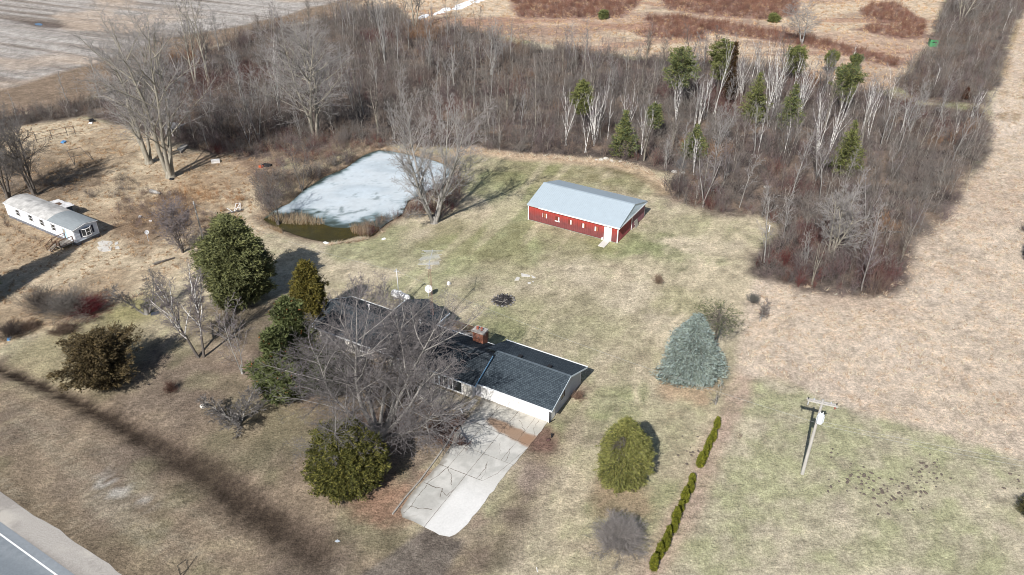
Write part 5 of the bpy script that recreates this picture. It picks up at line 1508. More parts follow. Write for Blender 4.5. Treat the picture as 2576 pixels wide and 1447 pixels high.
# hedge row of small arborvitae
HR_ = [(1800,1080,1064),(1790,1112,1092),(1778,1136,1112),(1769,1160,1133),(1758,1178,1146),(1738,1216,1207),(1733,1240,1223),(1719,1266,1242),(1709,1290,1276),(1697,1318,1290),(1692,1340,1322),(1676,1366,1340),(1669,1386,1358),(1655,1408,1378),(1641,1436,1406)]
for i, (px, by_, ty) in enumerate(HR_):
    b_ = (px + 3, by_)
    h = (by_ - ty) * .033 * 1.55 + .55
    w_ = .78 * [.36, .42, .38, .30, .50, .36, .40, .50, .30, .50, .30, .36, .44, .44, .48][i]
    conifer("arborvitae", cbase((px + 2, by_ - 2)), min(h, 1.9), w_, C(112,116,44,.62), "small golden-green arborvitae, %s from the far end of the hedge row" % ordw(i + 1), 1300 + i, 'egg', 15, 12, .4, .14, .04, 8, .02, side=6, lob=.1, tipcol=C(140,140,50,.7), group="arborvitae planted in a row", cat="hedge shrub")
# ------------------------------------------------------------------ small things
M_pole = mat("pole_wood", (.40, .385, .36), .85, .2, 2, .005, 20, stretch=(4, 4, .4))
M_wire = mat("wire_grey", (.34, .34, .33), .5, metal=.3)
M_red = mat("rust_red", (.30, .07, .04), .7)
def P3(p, z=0.): q = G(*p); return (float(q[0]), float(q[1]), z)
MP = P3((2018, 1192)); MTOP = np.array([MP[0] + .12, MP[1], 9.1])
def utility_pole():
    e = empty("utility_pole", MP, "pale wooden utility pole with crossarm and grey transformer on the right-hand lawn", "utility pole")
    m = MB(); m.tube([(0, 0, -.2), (.06, 0, 4.5), (.12, 0, 9.1)], [.17, .14, .11], 12); m.build("post", M_pole, e)
    d = np.array([.93, -.36, 0]); d /= np.linalg.norm(d)
    c = np.array([.12, .12, 8.75])
    m = MB(); m.bar(c - d * 1.3, c + d * 1.3, .11, .13)
    c2 = c + np.array([0.0, -.26, 0]); m.bar(c2 - d * 1.3, c2 + d * 1.3, .11, .13)
    m.build("crossarm", M_pole, e)
    m = MB(); m.bar(c - d * .7 + [0, 0, -.05], c + [0, 0, -.7], .035, .01); m.bar(c + d * .7 + [0, 0, -.05], c + [0, 0, -.7], .035, .01); m.build("brace", M_steel, e)
    for s in (-1.2, -.72, .72, 1.2):
        for y in (0,):
            m = MB(); p = c + d * s + [0, -.13, .07]
            m.tube([p, p + [0, 0, .1], p + [0, 0, .11], p + [0, 0, .2]], [.03, .03, .07, .055], 8); m.build("insulator", M_steel if abs(s) < 1 else M_black, e)
    m = MB(); p = c + d * 1.12 + [0, -.15, -.1]; m.tube([p, p - [0, 0, .14], p - [0, 0, .3]], [.03, .08, .03], 8); m.build("fuse_cutout", M_red, e)
    m = MB(); p = c - d * 1.15 + [0, -.15, -.1]; m.tube([p, p - [0, 0, .25], p - [0, 0, .5]], [.03, .06, .03], 8); m.build("fuse_cutout", M_steel, e)
    m = MB(); t = np.array([.1, -.44, 6.75])
    m.tube([t, t + [0, 0, .04], t + [0, 0, .9], t + [0, 0, .95], t + [0, 0, 1.05]], [.2, .28, .28, .3, .16], 16)
    for a in range(6):
        q = t + np.array([sin(a * 1.05) * .3, cos(a * 1.05) * .3, .15]); m.bar(q, q + [0, 0, .65], .03, .05)
    tr = m.build("transformer", mat("transformer_grey", (.62, .66, .70), .4), e)
    m = MB()
    for x in (-.12, .12): m.tube([t + [x, 0, 1.02], t + [x, 0, 1.2], t + [x, 0, 1.28]], [.05, .04, .02], 8)
    m.build("bushing", M_trim, tr)
utility_pole()
OP = P3((514, 612))
def old_pole():
    e = empty("utility_pole", OP, "old leaning wooden pole beside the round pine", "utility pole")
    m = MB(); m.tube([(0, 0, -.1), (-.05, -.05, 3), (-.15, -.1, 6.7)], [.13, .11, .09], 10); m.build("post", M_pole, e)
    m = MB(); m.tube([(-.15, -.2, 6.45), (-.15, -.28, 6.5)], .05, 8); m.build("insulator", M_steel, e)
old_pole()
MS = hp(-24.6, 9.6)
def mast():
    h = None
    b = (1006, 776); p = G(*b); H = HT(b, 678)
    e = empty("service_mast", (p[0], p[1], 0), "thin white service mast rising behind the house at the gas tank", "mast")
    m = MB(); m.tube([(0, 0, -.1), (0, 0, H)], .05, 8); m.build("post", M_trim, e)
    m = MB(); m.bar((-.3, 0, H - .25), (.3, 0, H - .25), .06); m.tube([(0, 0, H), (0, -.12, H + .12), (0, -.25, H + .02)], .06, 8); m.build("weatherhead", M_steel, e)
    return np.array([p[0], p[1], H - .2])
MTP = mast()
def wire(name, a, b, sag, label, r=.013):
    a, b = np.array(a, float), np.array(b, float)
    t = np.linspace(0, 1, 40); p = a[None] + np.outer(t, b - a); p[:, 2] -= sag * 4 * t * (1 - t)
    m = MB(); m.tube(p, r, 5, cap=False); tag(m.build(name, M_wire, smooth=True), label, "wire")
wire("power_line", (OP[0] - .15, OP[1] - .28, 6.5), MTP, 1.0, "thin overhead line from the old pole to the white mast behind the house")
wire("power_line", MTP, (MP[0] + .05, MP[1] - .15, 6.5), .9, "thin overhead line crossing the lawn from the white mast to the transformer pole")
for i, z in enumerate((6.7, 6.3)):
    wire("power_line", (MP[0] + .2, MP[1] - .1, z), (MP[0] + 38, MP[1] - 10.5 - i * .5, z + .4), .8, ["upper", "lower"][i] + " thin overhead line running right from the transformer pole")

def tower():
    b = (-9.4, 78.3); H = 9.6
    e = empty("antenna_tower", (*b, 0), "slim lattice television mast with a many-armed aerial behind the house", "antenna tower")
    m = MB(); L = [(.17 * cos(a), .17 * sin(a)) for a in (1.57, 3.67, 5.76)]
    for x, y in L: m.tube([(x, y, 0), (x, y, H)], .016, 6)
    for k in range(int(H / .4)):
        for i in range(3):
            a, c = L[i], L[(i + 1) % 3]
            m.bar((*a, .4 * k), (*c, .4 * k + .4), .012)
    m.build("lattice", mat("rusty_steel", (.24, .13, .10), .8, .4, 3), e)
    m = MB(); m.tube([(0, 0, H - .5), (0, 0, H + .45)], .025, 6)
    dv = np.array([.05, 1, 0]); dv /= np.linalg.norm(dv); sv = np.array([dv[1], -dv[0], 0])
    o = np.array([0, -.7, H + .35])
    m.bar(o, o + dv * 3.6, .05)
    for k in range(13):
        t = .1 + k * .27; L_ = [1.25, 1.2, 1.15, 1.1, 1.3, 1.2, 1.1, 1.0, .9, 1.2, .7, .95, 1.25][k]
        q = o + dv * t; m.bar(q - sv * L_, q + sv * L_, .03)
    o2 = o + [0, .1, -.35]; m.bar(o2 - dv * .3, o2 + dv * .9, .03)
    for k in range(6):
        q = o2 + dv * (-.25 + k * .2); m.bar(q - sv * .35, q + sv * .35, .015)
    m.build("aerial", M_steel, e)
tower()

def tank():
    e = empty("gas_tank", hp(-27.2, 11.3), "white horizontal propane tank on the grass behind the house", "tank", rotz=-HA - .1)
    m = MB(); n = 9
    xs = [-1.5, -1.46, -1.36, -1.2, -1.0, 1.0, 1.2, 1.36, 1.46, 1.5]; rs_ = [.06, .2, .36, .46, .5, .5, .46, .36, .2, .06]
    m.tube([(x, 0, .75) for x in xs], rs_, 18); m.build("body", M_white, e, smooth=True)
    for x in (-.85, .85):
        m = MB(); m.box(x - .06, x + .06, -.35, .35, 0, .36); m.build("leg", M_conc, e)
    m = MB(); m.tube([(0, 0, 1.22), (0, 0, 1.4), (0, 0, 1.44)], [.2, .2, .05], 12); m.build("valve_dome", M_trim, e)
tank()
def dish(loc, r, h, label, az, tilt=1.0):
    e = empty("satellite_dish", loc, label, "satellite dish", rotz=az)
    m = MB(); m.tube([(0, 0, -.05), (0, 0, h)], .035, 8); m.build("post", M_steel, e)
    V, F = [], []; k, n = 20, 5
    for i in range(n + 1):
        q = r * i / n
        for j in range(k):
            a = 2 * pi * j / k; x, z = q * cos(a), q * sin(a) * 1.05; y = -.25 * (q / r) ** 2 * r
            c_, s_ = cos(tilt - pi / 2), sin(tilt - pi / 2)
            V.append((x, y * c_ - z * s_ - .12, y * s_ + z * c_ + h))
    for i in range(n):
        for j in range(k): F.append((i * k + j, i * k + (j + 1) % k, (i + 1) * k + (j + 1) % k, (i + 1) * k + j))
    m = MB().add(V, F); rf = m.build("reflector", M_trim, e, smooth=True)
    sm = rf.modifiers.new("thick", 'SOLIDIFY'); sm.thickness = .02
    m = MB(); m.bar((0, -.12, h - r * .8), (0, -r * 1.1, h + .05), .03); m.box(-.05, .05, -r * 1.1 - .06, -r * 1.1 + .04, h, h + .1); m.build("arm", M_steel, e)
dish(hp(-24.7, 13.9), .48, 1.2, "white satellite dish on a post behind the house, right of the gas tank", .35, 1.1)
dish(P3((374, 607)), .32, 1.5, "small white satellite dish on a post in the weeds right of the mobile home", .9, 1.35)

# fire pit with a heap of burnt branches
def firepit():
    c = P3((1266, 757)); e = empty("fire_pit", c, "round fire pit heaped with dark burnt branches behind the house", "fire pit")
    q = np.random.default_rng(9); m = MB()
    for i in range(330):
        a = q.uniform(0, 6.28); r = q.uniform(0, .9); b = q.uniform(0, 6.28); L = q.uniform(.4, 1.2)
        z = q.uniform(.05, .5) * (1.15 - r)
        p = np.array([r * cos(a), r * sin(a), z]); d = np.array([cos(b), sin(b), q.uniform(-.15, .3)]) * L / 2
        A_, B_ = p - d, p + d; A_[2] = max(A_[2], .02); B_[2] = max(B_[2], .02)
        m.tube([A_, B_], q.uniform(.012, .035), 4)
    m.build("branches", mat("charred_wood", (.045, .042, .045), .9, .5, 3), e); e.scale = (1.22, 1.22, 1.15)
    for i in range(15):
        a = 2 * pi * i / 15; s = q.uniform(.12, .2); m = MB()
        rock(m, (1.15 * cos(a), 1.15 * sin(a), s * .4), s, q); m.build("stone", mat("pit_stone", (.20, .19, .18), .9, .3, 4), e)
    m = MB()
    for i in range(9):
        a = q.uniform(2.5, 5.8); r = q.uniform(.1, .9); b = q.uniform(0, 6.28); p = np.array([r * cos(a), r * sin(a), .36 + q.uniform(0, .1)])
        m.tube([p - [cos(b) * .35, sin(b) * .35, .05], p + [cos(b) * .35, sin(b) * .35, .05]], .018, 4)
    m.build("bleached_branches", mat("bleached", (.42, .38, .34), .8), e)
def rock(mb, c, s, q, fl=.6, k=7):
    V, F = [], []; n = 5
    for i in range(n + 1):
        th = pi * i / n
        for j in range(k):
            a = 2 * pi * j / k + .3 * i
            r = s * sin(th) * q.uniform(.82, 1.15)
            V.append((c[0] + r * cos(a), c[1] + r * sin(a) * .85, c[2] + s * fl * cos(th)))
    for i in range(n):
        for j in range(k): F.append((i * k + j, (i + 1) * k + j, (i + 1) * k + (j + 1) % k, i * k + (j + 1) % k))
    return mb.add(V, F)
firepit()
q = np.random.default_rng(12)
M_stone = mat("field_stone", (.56, .53, .48), .9, .25, 3, .02, 8)
def stone(p, s, label, m_=M_stone, fl=.6, group=None, name="boulder", cat="boulder"):
    m = MB(); rock(m, (0, 0, s * fl * .55), s, q, fl, 9)
    return tag(m.build(name, m_, None, loc=P3(p), smooth=True), label, cat, group)
stone((514, 1024), .42, "pale boulder lying alone on the brown front yard")
for i, (p, s) in enumerate([((1512, 404), .5), ((1524, 402), .6), ((1538, 406), .45), ((1560, 408), .35)]):
    stone(p, s, "pale rock in the short heap at the wood edge left of the wood-edge pine", group="rock heap at the wood edge", fl=.5)
for i, (p, s, l) in enumerate([((1697, 434), .6, "flat pale rock at the foot of the birch at the wood edge"), ((1718, 436), .4, "small grey rock between the wood-edge pine and the pale round shrub"), ((1828, 440), .6, "tan rock under the young pine at the wood edge"), ((1928, 472), .5, "tan rock in the dark dip of grass beside the round brush"), ((1500, 403), .3, "small dark rock at the left end of the rock heap")]): stone(p, s, l, fl=.45)

# broken concrete slabs on the lawn
def slab(pts, label, z=.05, m_=None, name="slab", group=None):
    P = np.array([G(*p)[:2] for p in pts]); m = MB(); m.poly(np.c_[P, np.full(len(P), z)], z)
    return tag(m.build(name, m_ or M_conc), label, "slab", group)
slab([(1311, 688), (1334, 693), (1333, 697), (1312, 696)], "thin concrete slab piece, far left corner of the sunken square on the lawn")
slab([(1336, 693), (1343, 696), (1348, 700), (1340, 700)], "concrete slab piece at the far right corner of the sunken square on the lawn")
slab([(1300, 697), (1308, 699), (1305, 706), (1294, 706)], "light concrete slab piece at the left corner of the sunken square on the lawn")
slab([(1327, 711), (1335, 710), (1335, 714), (1328, 715)], "small concrete slab piece at the near corner of the sunken square on the lawn")
slab([(1338, 708), (1343, 708), (1342, 711)], "tiny concrete chip beside the near corner of the sunken square on the lawn")
for pts, l in [([(245,610),(258,606),(280,608),(284,612),(276,619),(250,619)], "large cracked concrete pad piece before the mobile home's bay window, nearest the wall"),
               ([(244,622),(262,620),(281,622),(280,631),(262,634),(250,632)], "large cracked concrete pad piece, lower one beside the mobile home"),
               ([(288,612),(296,608),(298,614),(290,618)], "small pad piece right of the cracked mobile home pad"),
               ([(288,622),(298,620),(302,626),(290,627)], "narrow pad piece at the lower right of the mobile home pad")]:
    slab(pts, l, .06)
slab([(842, 1374 - 12), (849, 1370 - 12), (856, 1374 - 12), (848, 1377 - 12)], "small pale blue slab of litter at the end of the ditch", .04, mat("litter_blue", (.45, .5, .55), .7))

# snow patches by the far wood edge
M_snow = mat("snow", (.88, .90, .92), .6, .04, 3, .03, 3)
for i, (cx, cy, w_, h_) in enumerate([(1025, 56, 10, 5), (1065, 43, 16, 5), (1118, 27, 18, 6), (1098, 35, 8, 3), (1162, 15, 22, 8), (1180, 5, 12, 3), (1215, 0, 26, 3), (1250, -6, 18, 3)]):
    qq = np.random.default_rng(i)
    pts = [(cx + w_ * cos(a) * qq.uniform(.75, 1.2), cy + h_ * sin(a) * qq.uniform(.7, 1.2) - .30 * w_ * cos(a)) for a in np.linspace(0, 2 * pi, 16, endpoint=False)]
    P = np.array([G(*p)[:2] for p in pts]); c_ = P.mean(0)
    V = [(*p, .01) for p in P] + [(*(c_ + (p - c_) * .8), .22) for p in P] + [(*c_, .3)]; n = len(P)
    m = MB().add(V, [(j, (j + 1) % n, n + (j + 1) % n, n + j) for j in range(n)] + [(n + j, n + (j + 1) % n, 2 * n) for j in range(n)])
    lab = ["lowest small grey-white snow patch behind the dark tree", "melting snow patch, second from the bottom of the row", "bright snow patch in the middle of the row", "tiny snow patch left of the middle one", "largest snow patch near the top edge", "thin snow patch just above the largest", "snow patch cut by the top edge, left one", "snow patch cut by the top edge, right one"][i]
    tag(m.build("snow_patch", M_snow, smooth=True), lab, "snow patch", "melting snow patches along the far wood edge")

# cattails in the thawed corner
def stalks(name, label, P, n, h0, h1, pal, seed, w=.012, tilt=.12, blades=1, z0=0., cat="reeds"):
    q = np.random.default_rng(seed); p = samp(P, n, seed)
    A = np.repeat(np.c_[p, np.full(n, z0)], blades, 0); A[:, :2] += q.normal(0, .05, (len(A), 2)) * (blades > 1)
    h = q.uniform(h0, h1, len(A)); B = A + np.c_[q.normal(0, tilt, (len(A), 2)) * h[:, None], h]
    V, F = slivers(A, B, np.full(len(A), w), None, q)
    c = np.repeat(tints(len(A), pal, q, .2), 4, 0)
    return tag(mk(name, V, [F], M_vc, col=c), label, cat, kind="stuff")
stalks("cattails", "dry cattail stalks standing in the thawed near-left corner of the pond", W((662,552),(690,540),(760,540),(812,552),(830,566),(800,572),(740,570),(690,566), z=PZ), 900, .7, 1.5, [C(190,168,138,.75), C(150,124,98,.7), C(206,190,164,.75)], 2001, .016, .16, 1, PZ)
stalks("cattails", "dry cattail stalks along the near bank of the open water", W((660,560),(690,572),(712,580),(725,590),(705,592),(668,575), z=0), 350, .6, 1.2, [C(200,178,148,.75), C(160,134,108,.7)], 2002, .016, .2, 1, -.25)
stalks("cattails", "dry stalks in the shallow water below the near bank shrubs", W((870,574),(905,566),(945,575),(940,592),(905,598),(880,592), z=PZ), 350, .7, 1.5, [C(190,168,138,.75), C(150,124,98,.7)], 2003, .016, .16, 1, PZ)

# tall dead grass
def tall_grass(name, label, P, dens, h0, h1, pal, seed, blades=7, w=.03):
    P = np.asarray(P); a = abs(.5 * np.sum(P[:, 0] * np.roll(P[:, 1], 1) - P[:, 1] * np.roll(P[:, 0], 1)))
    x0 = P.min(0); x1 = P.max(0)
    n = int(a * dens); q = np.random.default_rng(seed)
    p = samp(P, n, seed)
    zc = p[:, 1] * _cp + CAM_H * _sp; u = p[:, 0] / zc * FPX + 1288; v = 723.5 - FPX * (p[:, 1] * _sp - CAM_H * _cp) / zc
    p = p[(u > -60) & (u < 2640) & (v > -60) & (v < 1520)]
    m = fbm(p[:, 0] * .5, p[:, 1] * .5, seed, 3); p = p[m > .38]; m = m[m > .38]; n = len(p)
    A = np.repeat(np.c_[p, ground_z(p[:, 0], p[:, 1])], blades, 0); A[:, :2] += q.normal(0, .12, (len(A), 2))
    wind = np.stack([fbm(p[:, 0] * .2, p[:, 1] * .2, 5) - .5, fbm(p[:, 0] * .2, p[:, 1] * .2, 6) - .5], 1) * 3
    h = q.uniform(h0, h1, len(A)) * np.repeat(.5 + m, blades); B = A + np.c_[(q.normal(0, .8, (len(A), 2)) + np.repeat(wind, blades, 0)) * h[:, None], h]
    V, F = slivers(A, B, np.full(len(A), w), None, q)
    c = np.repeat(tints(len(A), pal, q, .14), 4, 0)
    return tag(mk(name, V, [F], M_vc, col=c), label, "grass", kind="stuff")
PALE = [C(214,194,170,.88), C(196,172,148,.88), C(222,205,184,.88), C(178,152,128,.86)]
tall_grass("tall_grass", "matted pale dead grass of the right-hand field", RFIELD[np.array([abs(p[0]) < 400 for p in RFIELD])], 1.1, .16, .42, PALE, 2101)
tall_grass("tall_grass", "rough dead grass of the left lot", LOT, .9, .14, .38, [C(196,168,132,.85), C(170,140,108,.85), C(150,120,92,.8)], 2102)
tall_grass("tall_grass", "pale uncut grass along the wood edge behind the barn lawn", W((1150,395),(1190,385),(1300,398),(1420,406),(1530,414),(1600,432),(1640,452),(1672,480),(1690,470),(1670,440),(1600,412),(1530,398),(1420,392),(1300,386),(1190,368),(1150,372)), 3.5, .3, .7, PALE, 2103)
tall_grass("tall_grass", "tawny grass of the marshy meadow behind the wood", MEADOW, .35, .3, .7, [C(210,184,148,.88), C(190,150,120,.85), C(200,170,134,.85)], 2104, 6, .05)
tall_grass("tall_grass", "uncut grass strip between lawn and rough lot", W(*[(x, y + d) for (x, y), d in zip([(0,868),(60,840),(130,820),(225,795),(300,758),(370,738)], [6]*6)] + [(x, y - 8) for x, y in [(370,738),(300,758),(225,795),(130,820),(60,840),(0,868)]]), 5, .2, .5, PALE, 2105)
tall_grass("tall_grass", "dry grass fringe round the pond", W((1170,400),(1145,440),(1100,475),(1035,510),(1020,545),(960,595),(900,612),(828,620),(740,600),(650,560),(640,540),(690,575),(745,592),(828,611),(895,602),(940,593),(1012,545),(1028,508),(1100,468),(1138,440)), 5, .2, .5, PALE, 2106)

# dark molehills round the transformer pole
def molehills():
    q = np.random.default_rng(33); proto = None
    m = MB(); rock(m, (0, 0, .02), .24, q, .35, 8)
    ps = []
    for (x0, y0, x1, y1, n) in [(2085, 1125, 2115, 1160, 5), (2130, 1165, 2190, 1240, 26), (2230, 1205, 2290, 1260, 22), (2290, 1150, 2370, 1230, 22), (2080, 1190, 2240, 1250, 18), (2310, 1040 + 100, 2340, 1290, 9), (2250, 1180, 2420, 1290, 16), (2520, 1180, 2570, 1240, 8), (1700, 1090, 1790, 1170, 16), (2170, 1240, 2260, 1300, 12)]:
        for _ in range(n): ps.append((q.uniform(x0, x1), q.uniform(y0, y1)))
    M_m = mat("dark_soil", (.13, .105, .085), .95, .3, 5)
    for i, p in enumerate(ps):
        loc = P3(p)
        s = q.uniform(.3, .8)
        if proto is None:
            proto = m.build("molehill", M_m, None, loc=loc)
            tag(proto, "small dark mound of turned soil on the right-hand lawn", "molehill", "small soil mounds dotting the right lawn"); proto.scale = (s, s, s)
        else:
            o = proto.copy(); COL.objects.link(o); o.location = loc; o.rotation_euler = (0, 0, q.uniform(0, 6)); o.scale = (s * q.uniform(.8, 1.5), s, s)
molehills()

# ---- left lot clutter
def frame_obj(name, label, cat, segs, r, m_, parent=None):
    m = MB()
    for a, b in segs: m.tube([a, b], r, 6)
    return tag(m.build(name, m_), label, cat)
def rail_fence(pts, h, label, rails=2):
    e = empty("rail_fence", P3(pts[0]), label, "fence")
    o = np.array(P3(pts[0])); Q = [np.array(P3(p)) - o for p in pts]
    for p in Q:
        m = MB(); m.tube([p + [0, 0, -.1], p + [0, 0, h]], .06, 6); m.build("post", M_barkd, e)
    m = MB()
    for a, b in zip(Q[:-1], Q[1:]):
        for k in range(rails): z = h * (.92 - .55 * k); m.tube([a + [0, 0, z], b + [0, 0, z * .97]], .035, 6)
    m.build("rail", M_barkd, e)
rail_fence([(94, 360), (132, 350), (170, 341), (190, 338)], 1.8, "dark leaning rail fence on the rough lot at upper left")
frame_obj("gate_frame", "collapsed dark pole frame lying in the rough grass left of the cottonwoods", "frame", [(P3((188, 416), .0), P3((172, 392), 1.0)), (P3((172, 392), 1.0), P3((206, 386), 1.1)), (P3((206, 386), 1.1), P3((234, 404), .1)), (P3((178, 402), .5), P3((208, 396), .5))], .05, M_barkd)
def hut():
    e = empty("shed", P3((432, 343)), "small tumbledown grey open shed behind the cottonwood pair", "shed", rotz=-.25)
    m = MB(); m.box(-1.2, -1.1, 0, 2.0, 0, 1.75); m.box(1.3, 1.4, 0, 2.0, 0, 1.5); m.box(-1.1, 1.3, 1.9, 2.0, 0, 1.7); m.box(-1.2, -.6, -.02, .06, 0, 1.75); m.box(.15, .45, -.02, .06, 0, 1.7); m.build("wall", mat("pale_board", (.50, .50, .50), .8, .25, 2), e)
    m = MB(); m.poly([(-1.45, -.3, 1.85), (1.7, -.4, 1.72), (1.8, 2.2, 1.75), (-1.3, 2.25, 1.95)], .08); m.build("roof", mat("shed_roof_grey", (.20, .20, .20), .9, .3, 2), e)
hut()
slab([(531, 407), (553, 405), (554, 410), (532, 412)], "whitish block lying in the grass right of the cottonwood with the tyre", .45, mat("whitish_block", (.60, .58, .55), .85, .15, 2), name="block")
slab([(446, 378), (466, 366), (474, 370), (456, 386)], "tilted grey board pile behind the cottonwood with the tyre", .35, M_wood, name="board")
def tyre():
    m = MB(); a = np.linspace(0, 2 * pi, 17)
    m.tube([(cos(x) * .28, sin(x) * .28, .12) for x in a], .11, 8, cap=False)
    tag(m.build("tyre", M_black, None, loc=P3((432, 452)), smooth=True), "black tyre lying at the foot of the right cottonwood", "tyre")
tyre()
def log(a, b, r, label, m_=M_barkd, za=.15, zb=.15, name="log"):
    m = MB(); A_, B_ = np.array(P3(a, za)), np.array(P3(b, zb)); md = (A_ + B_) / 2 + [0, 0, .05]
    m.tube([A_, md, B_], [r, r * .85, r * .5], 8); tag(m.build(name, m_), label, "log")
log((388, 668), (441, 650), .16, "fallen dark log in the grass below the old utility pole")
log((385, 666), (405, 659), .1, "mossy end of branch wood beside the fallen log below the old pole", M_barkt)
log((380, 485), (404, 490), .35, "pale broken stump and log in the grass behind the lean-to shed", M_barkl, .3, .2, "stump")
log((2421, 752), (2596, 733), .14, "stub") if False else None
log((2262, 607), (2205, 612), .12, "long pale fallen trunk lying on the brush near the wood tip", M_barkd, 1.5, 1.7)
log((2195, 1225 - 440), (2206, 1222 - 440), .04, "short dark branch on the pale grass of the right field", M_barkd, .05, .05)
def junk(p, sz, m_, label, name, cat, seed=0):
    q = np.random.default_rng(seed); m = MB(); x, y, z = sz
    m.poly([(-x, -y, z), (x * .9, -y * 1.1, z * .9), (x, y, z * 1.05), (-x * .8, y * .9, z)], z * .95); m.bar((-x * .5, 0, z), (x * .6, y * .3, z * 1.15), .08)
    tag(m.build(name, m_, None, loc=P3(p), rotz=q.uniform(0, 3)), label, cat)
M_bl = mat("blue_plastic", (.10, .28, .55), .5); M_or = mat("orange_plastic", (.6, .12, .04), .5)
junk((160, 359), (.5, .35, .25), M_bl, "flat blue scrap in the rough grass below the rail fence", "scrap", "scrap", 1)
junk((231, 307), (.5, .45, .5), M_black, "black bin lying in the grass near the top of the rough lot", "bin", "bin", 2)
junk((228, 311), (.35, .3, .2), M_trim, "white scrap leaning against the black bin on the rough lot", "scrap", "scrap", 3)
junk((297, 290), (.3, .25, .25), M_trim, "small white bucket in the grass behind the left cottonwood", "bucket", "bucket", 4)
junk((192, 280), (.3, .25, .25), M_trim, "pale litter in the scrub beyond the rail fence", "scrap", "scrap", 5)
junk((184, 549), (.4, .25, .1), M_trim, "white sheet of litter under the mobile home windows", "scrap", "scrap", 6)
junk((23, 854), (.35, .18, .15), M_bl, "bright blue scrap by the lawn border at the left edge", "scrap", "scrap", 7)
junk((165, 821), (.15, .1, .08), mat("green_plastic", (.1, .5, .35), .5), "tiny green scrap at the lawn border", "scrap", "scrap", 8)
junk((657, 422), (.3, .3, .4), M_or, "orange-red bucket in the grass left of the pond", "bucket", "bucket", 9)
junk((672, 418), (.8, .4, .35), M_black, "dark tarp heap beside the orange bucket left of the pond", "tarp", "tarp", 10)
junk((390, 790), (.5, .25, .18), mat("dark_plastic", (.05, .06, .08), .4), "dark plastic tub beside the red-twigged shrub", "tub", "tub", 11)
junk((965, 602), (.3, .2, .1), M_trim, "pale stones at the right end of the open water", "stones", "stones", 12)
junk((820, 612), (.4, .2, .12), M_trim, "white litter at the near bank of the pond", "scrap", "scrap", 13)
junk((1129, 717), (.16, .16, .45), M_trim, "small white stake box on the lawn behind the tv mast", "box", "box", 14)
junk((379, 488 + 70), (.2, .2, .2), M_trim, "small white scrap in the weeds above the satellite dish post", "scrap", "scrap", 15)
junk((352, 527 + 20), (.25, .2, .2), M_trim, "tiny pale scrap right of the lean-to shed shadow", "scrap", "scrap", 16)
junk((1133, 448 + 40), (.25, .2, .2), mat("blue_grey", (.4, .5, .55), .5), "pale blue scrap on the bank right of the pond willow", "scrap", "scrap", 17)
def dock():
    e = empty("swim_raft", P3((590, 536)), "broken white wooden frame and dark boards dumped beside the round pine top", "frame", rotz=.3)
    m = MB(); m.bar((-1.6, -.1, .1), (1.6, .3, .35), .35, .08); m.bar((-1.3, .3, .1), (1.7, .8, .3), .3, .08); m.build("board", M_barkd, e)
    m = MB()
    for a, b in [((0, .3, .2), (.6, .6, 1.9)), ((.6, .6, 1.9), (1.5, .8, 1.8)), ((1.5, .8, 1.8), (1.2, .4, .3)), ((.2, .4, .8), (1.5, .7, .9)), ((-1.4, .8, 1.0), (-.4, .3, .2)), ((.3, .4, .3), (1.4, .8, 1.7))]: m.bar(a, b, .12, .06)
    o = m.build("frame", M_trim, e)
    e.scale = (.72,) * 3
dock()
frame_obj("wood_stake", "pale wooden stake at the lawn edge near the wood tip", "stake", [(P3((1934, 583), 0), P3((1934, 583), 1.1))], .08, M_trim)
frame_obj("sign_frame", "bent black wire sign frame lying in the verge by the road", "frame", [(P3((453, 1447), .05), P3((447, 1425), .1)), (P3((447, 1425), .1), P3((468, 1410), .12)), (P3((468, 1410), .12), P3((473, 1432), .06)), (P3((473, 1432), .06), P3((453, 1447), .05)), (P3((458, 1452), .05), P3((496, 1400), .1))], .018, M_black)
frame_obj("white_stick", "short white stick on the lawn at the bottom, left of the round shrub", "stick", [(P3((1352, 1440), .04), P3((1350, 1428), .04))], .035, M_trim)
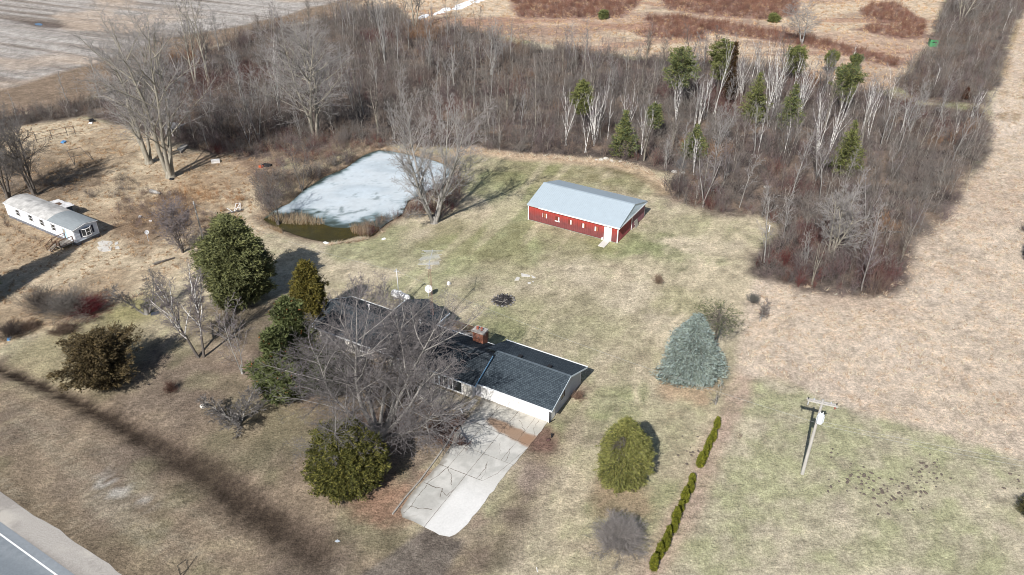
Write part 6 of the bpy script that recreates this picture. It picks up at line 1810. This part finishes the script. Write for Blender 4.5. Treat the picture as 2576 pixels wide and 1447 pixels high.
def blind():
    e = empty("hunting_blind", P3((2346, 116)), "small green hunting box with a dark slot at the far hedgerow", "hunting blind", rotz=-.2)
    m = MB(); m.box(-1., 1., -.9, .9, 0, 1.85); m.build("wall", mat("green_paint", (.06, .27, .11), .7, .2, 2), e)
    m = MB(); m.box(-1.15, 1.15, -1.05, 1.05, 1.85, 1.97); m.build("roof", mat("brown_roof", (.16, .12, .10), .9), e)
    m = MB(); m.box(-.55, .6, -.93, -.9, 1.05, 1.3); m.build("window", M_black, e)
blind()
def puddle(pts, label, z=.02):
    P = np.array([G(*p)[:2] for p in pts])
    tag(flat("puddle", P, z, mat("puddle_sky_blue", (.10, .16, .24), .05, spec=.8)), label, kind="structure")  # blue base colour imitates the reflected sky
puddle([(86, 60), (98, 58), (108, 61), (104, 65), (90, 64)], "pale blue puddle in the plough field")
# dead leaves and a downspout at the garage corner
m = MB(); m.tube([HW(.08, -.75).tolist() + [2.2], HW(.06, -.12).tolist() + [1.9], HW(.06, -.12).tolist() + [.15], HW(.3, .7).tolist() + [.08]], .045, 6)
tag(m.build("downspout", M_black), "black drain pipe at the right front corner of the garage", "pipe")
frame_obj("drain_grate", "dark drain cap standing in the leaf pile right of the driveway", "drain", [(P3((1388, 1100), 0), P3((1388, 1100), .45))], .1, M_black)
stone((1380, 1108), .25, "low dark leaf heap beside the drain cap right of the driveway", mat("leaf_heap", (.09, .05, .045), .95, .4, 6), .5, name="leaf_heap", cat="leaf heap")
m = MB(); m.bar(HW(-8.3, -2.6).tolist() + [.18], HW(-9.4, -5.3).tolist() + [.08], .16, .12); m.bar(HW(-8.7, -2.6).tolist() + [.18], HW(-9.8, -5.2).tolist() + [.08], .16, .12)
tag(m.build("edging_timber", M_wood), "pair of weathered timbers edging the short walk at the house corner", "edging")
m = MB(); m.bar(HW(-8.95, -3.0).tolist() + [.3], HW(-8.45, -3.35).tolist() + [.3], .1, .25)
tag(m.build("newspaper_box", M_trim), "small white board lying across the timber walk at the house corner", "board")
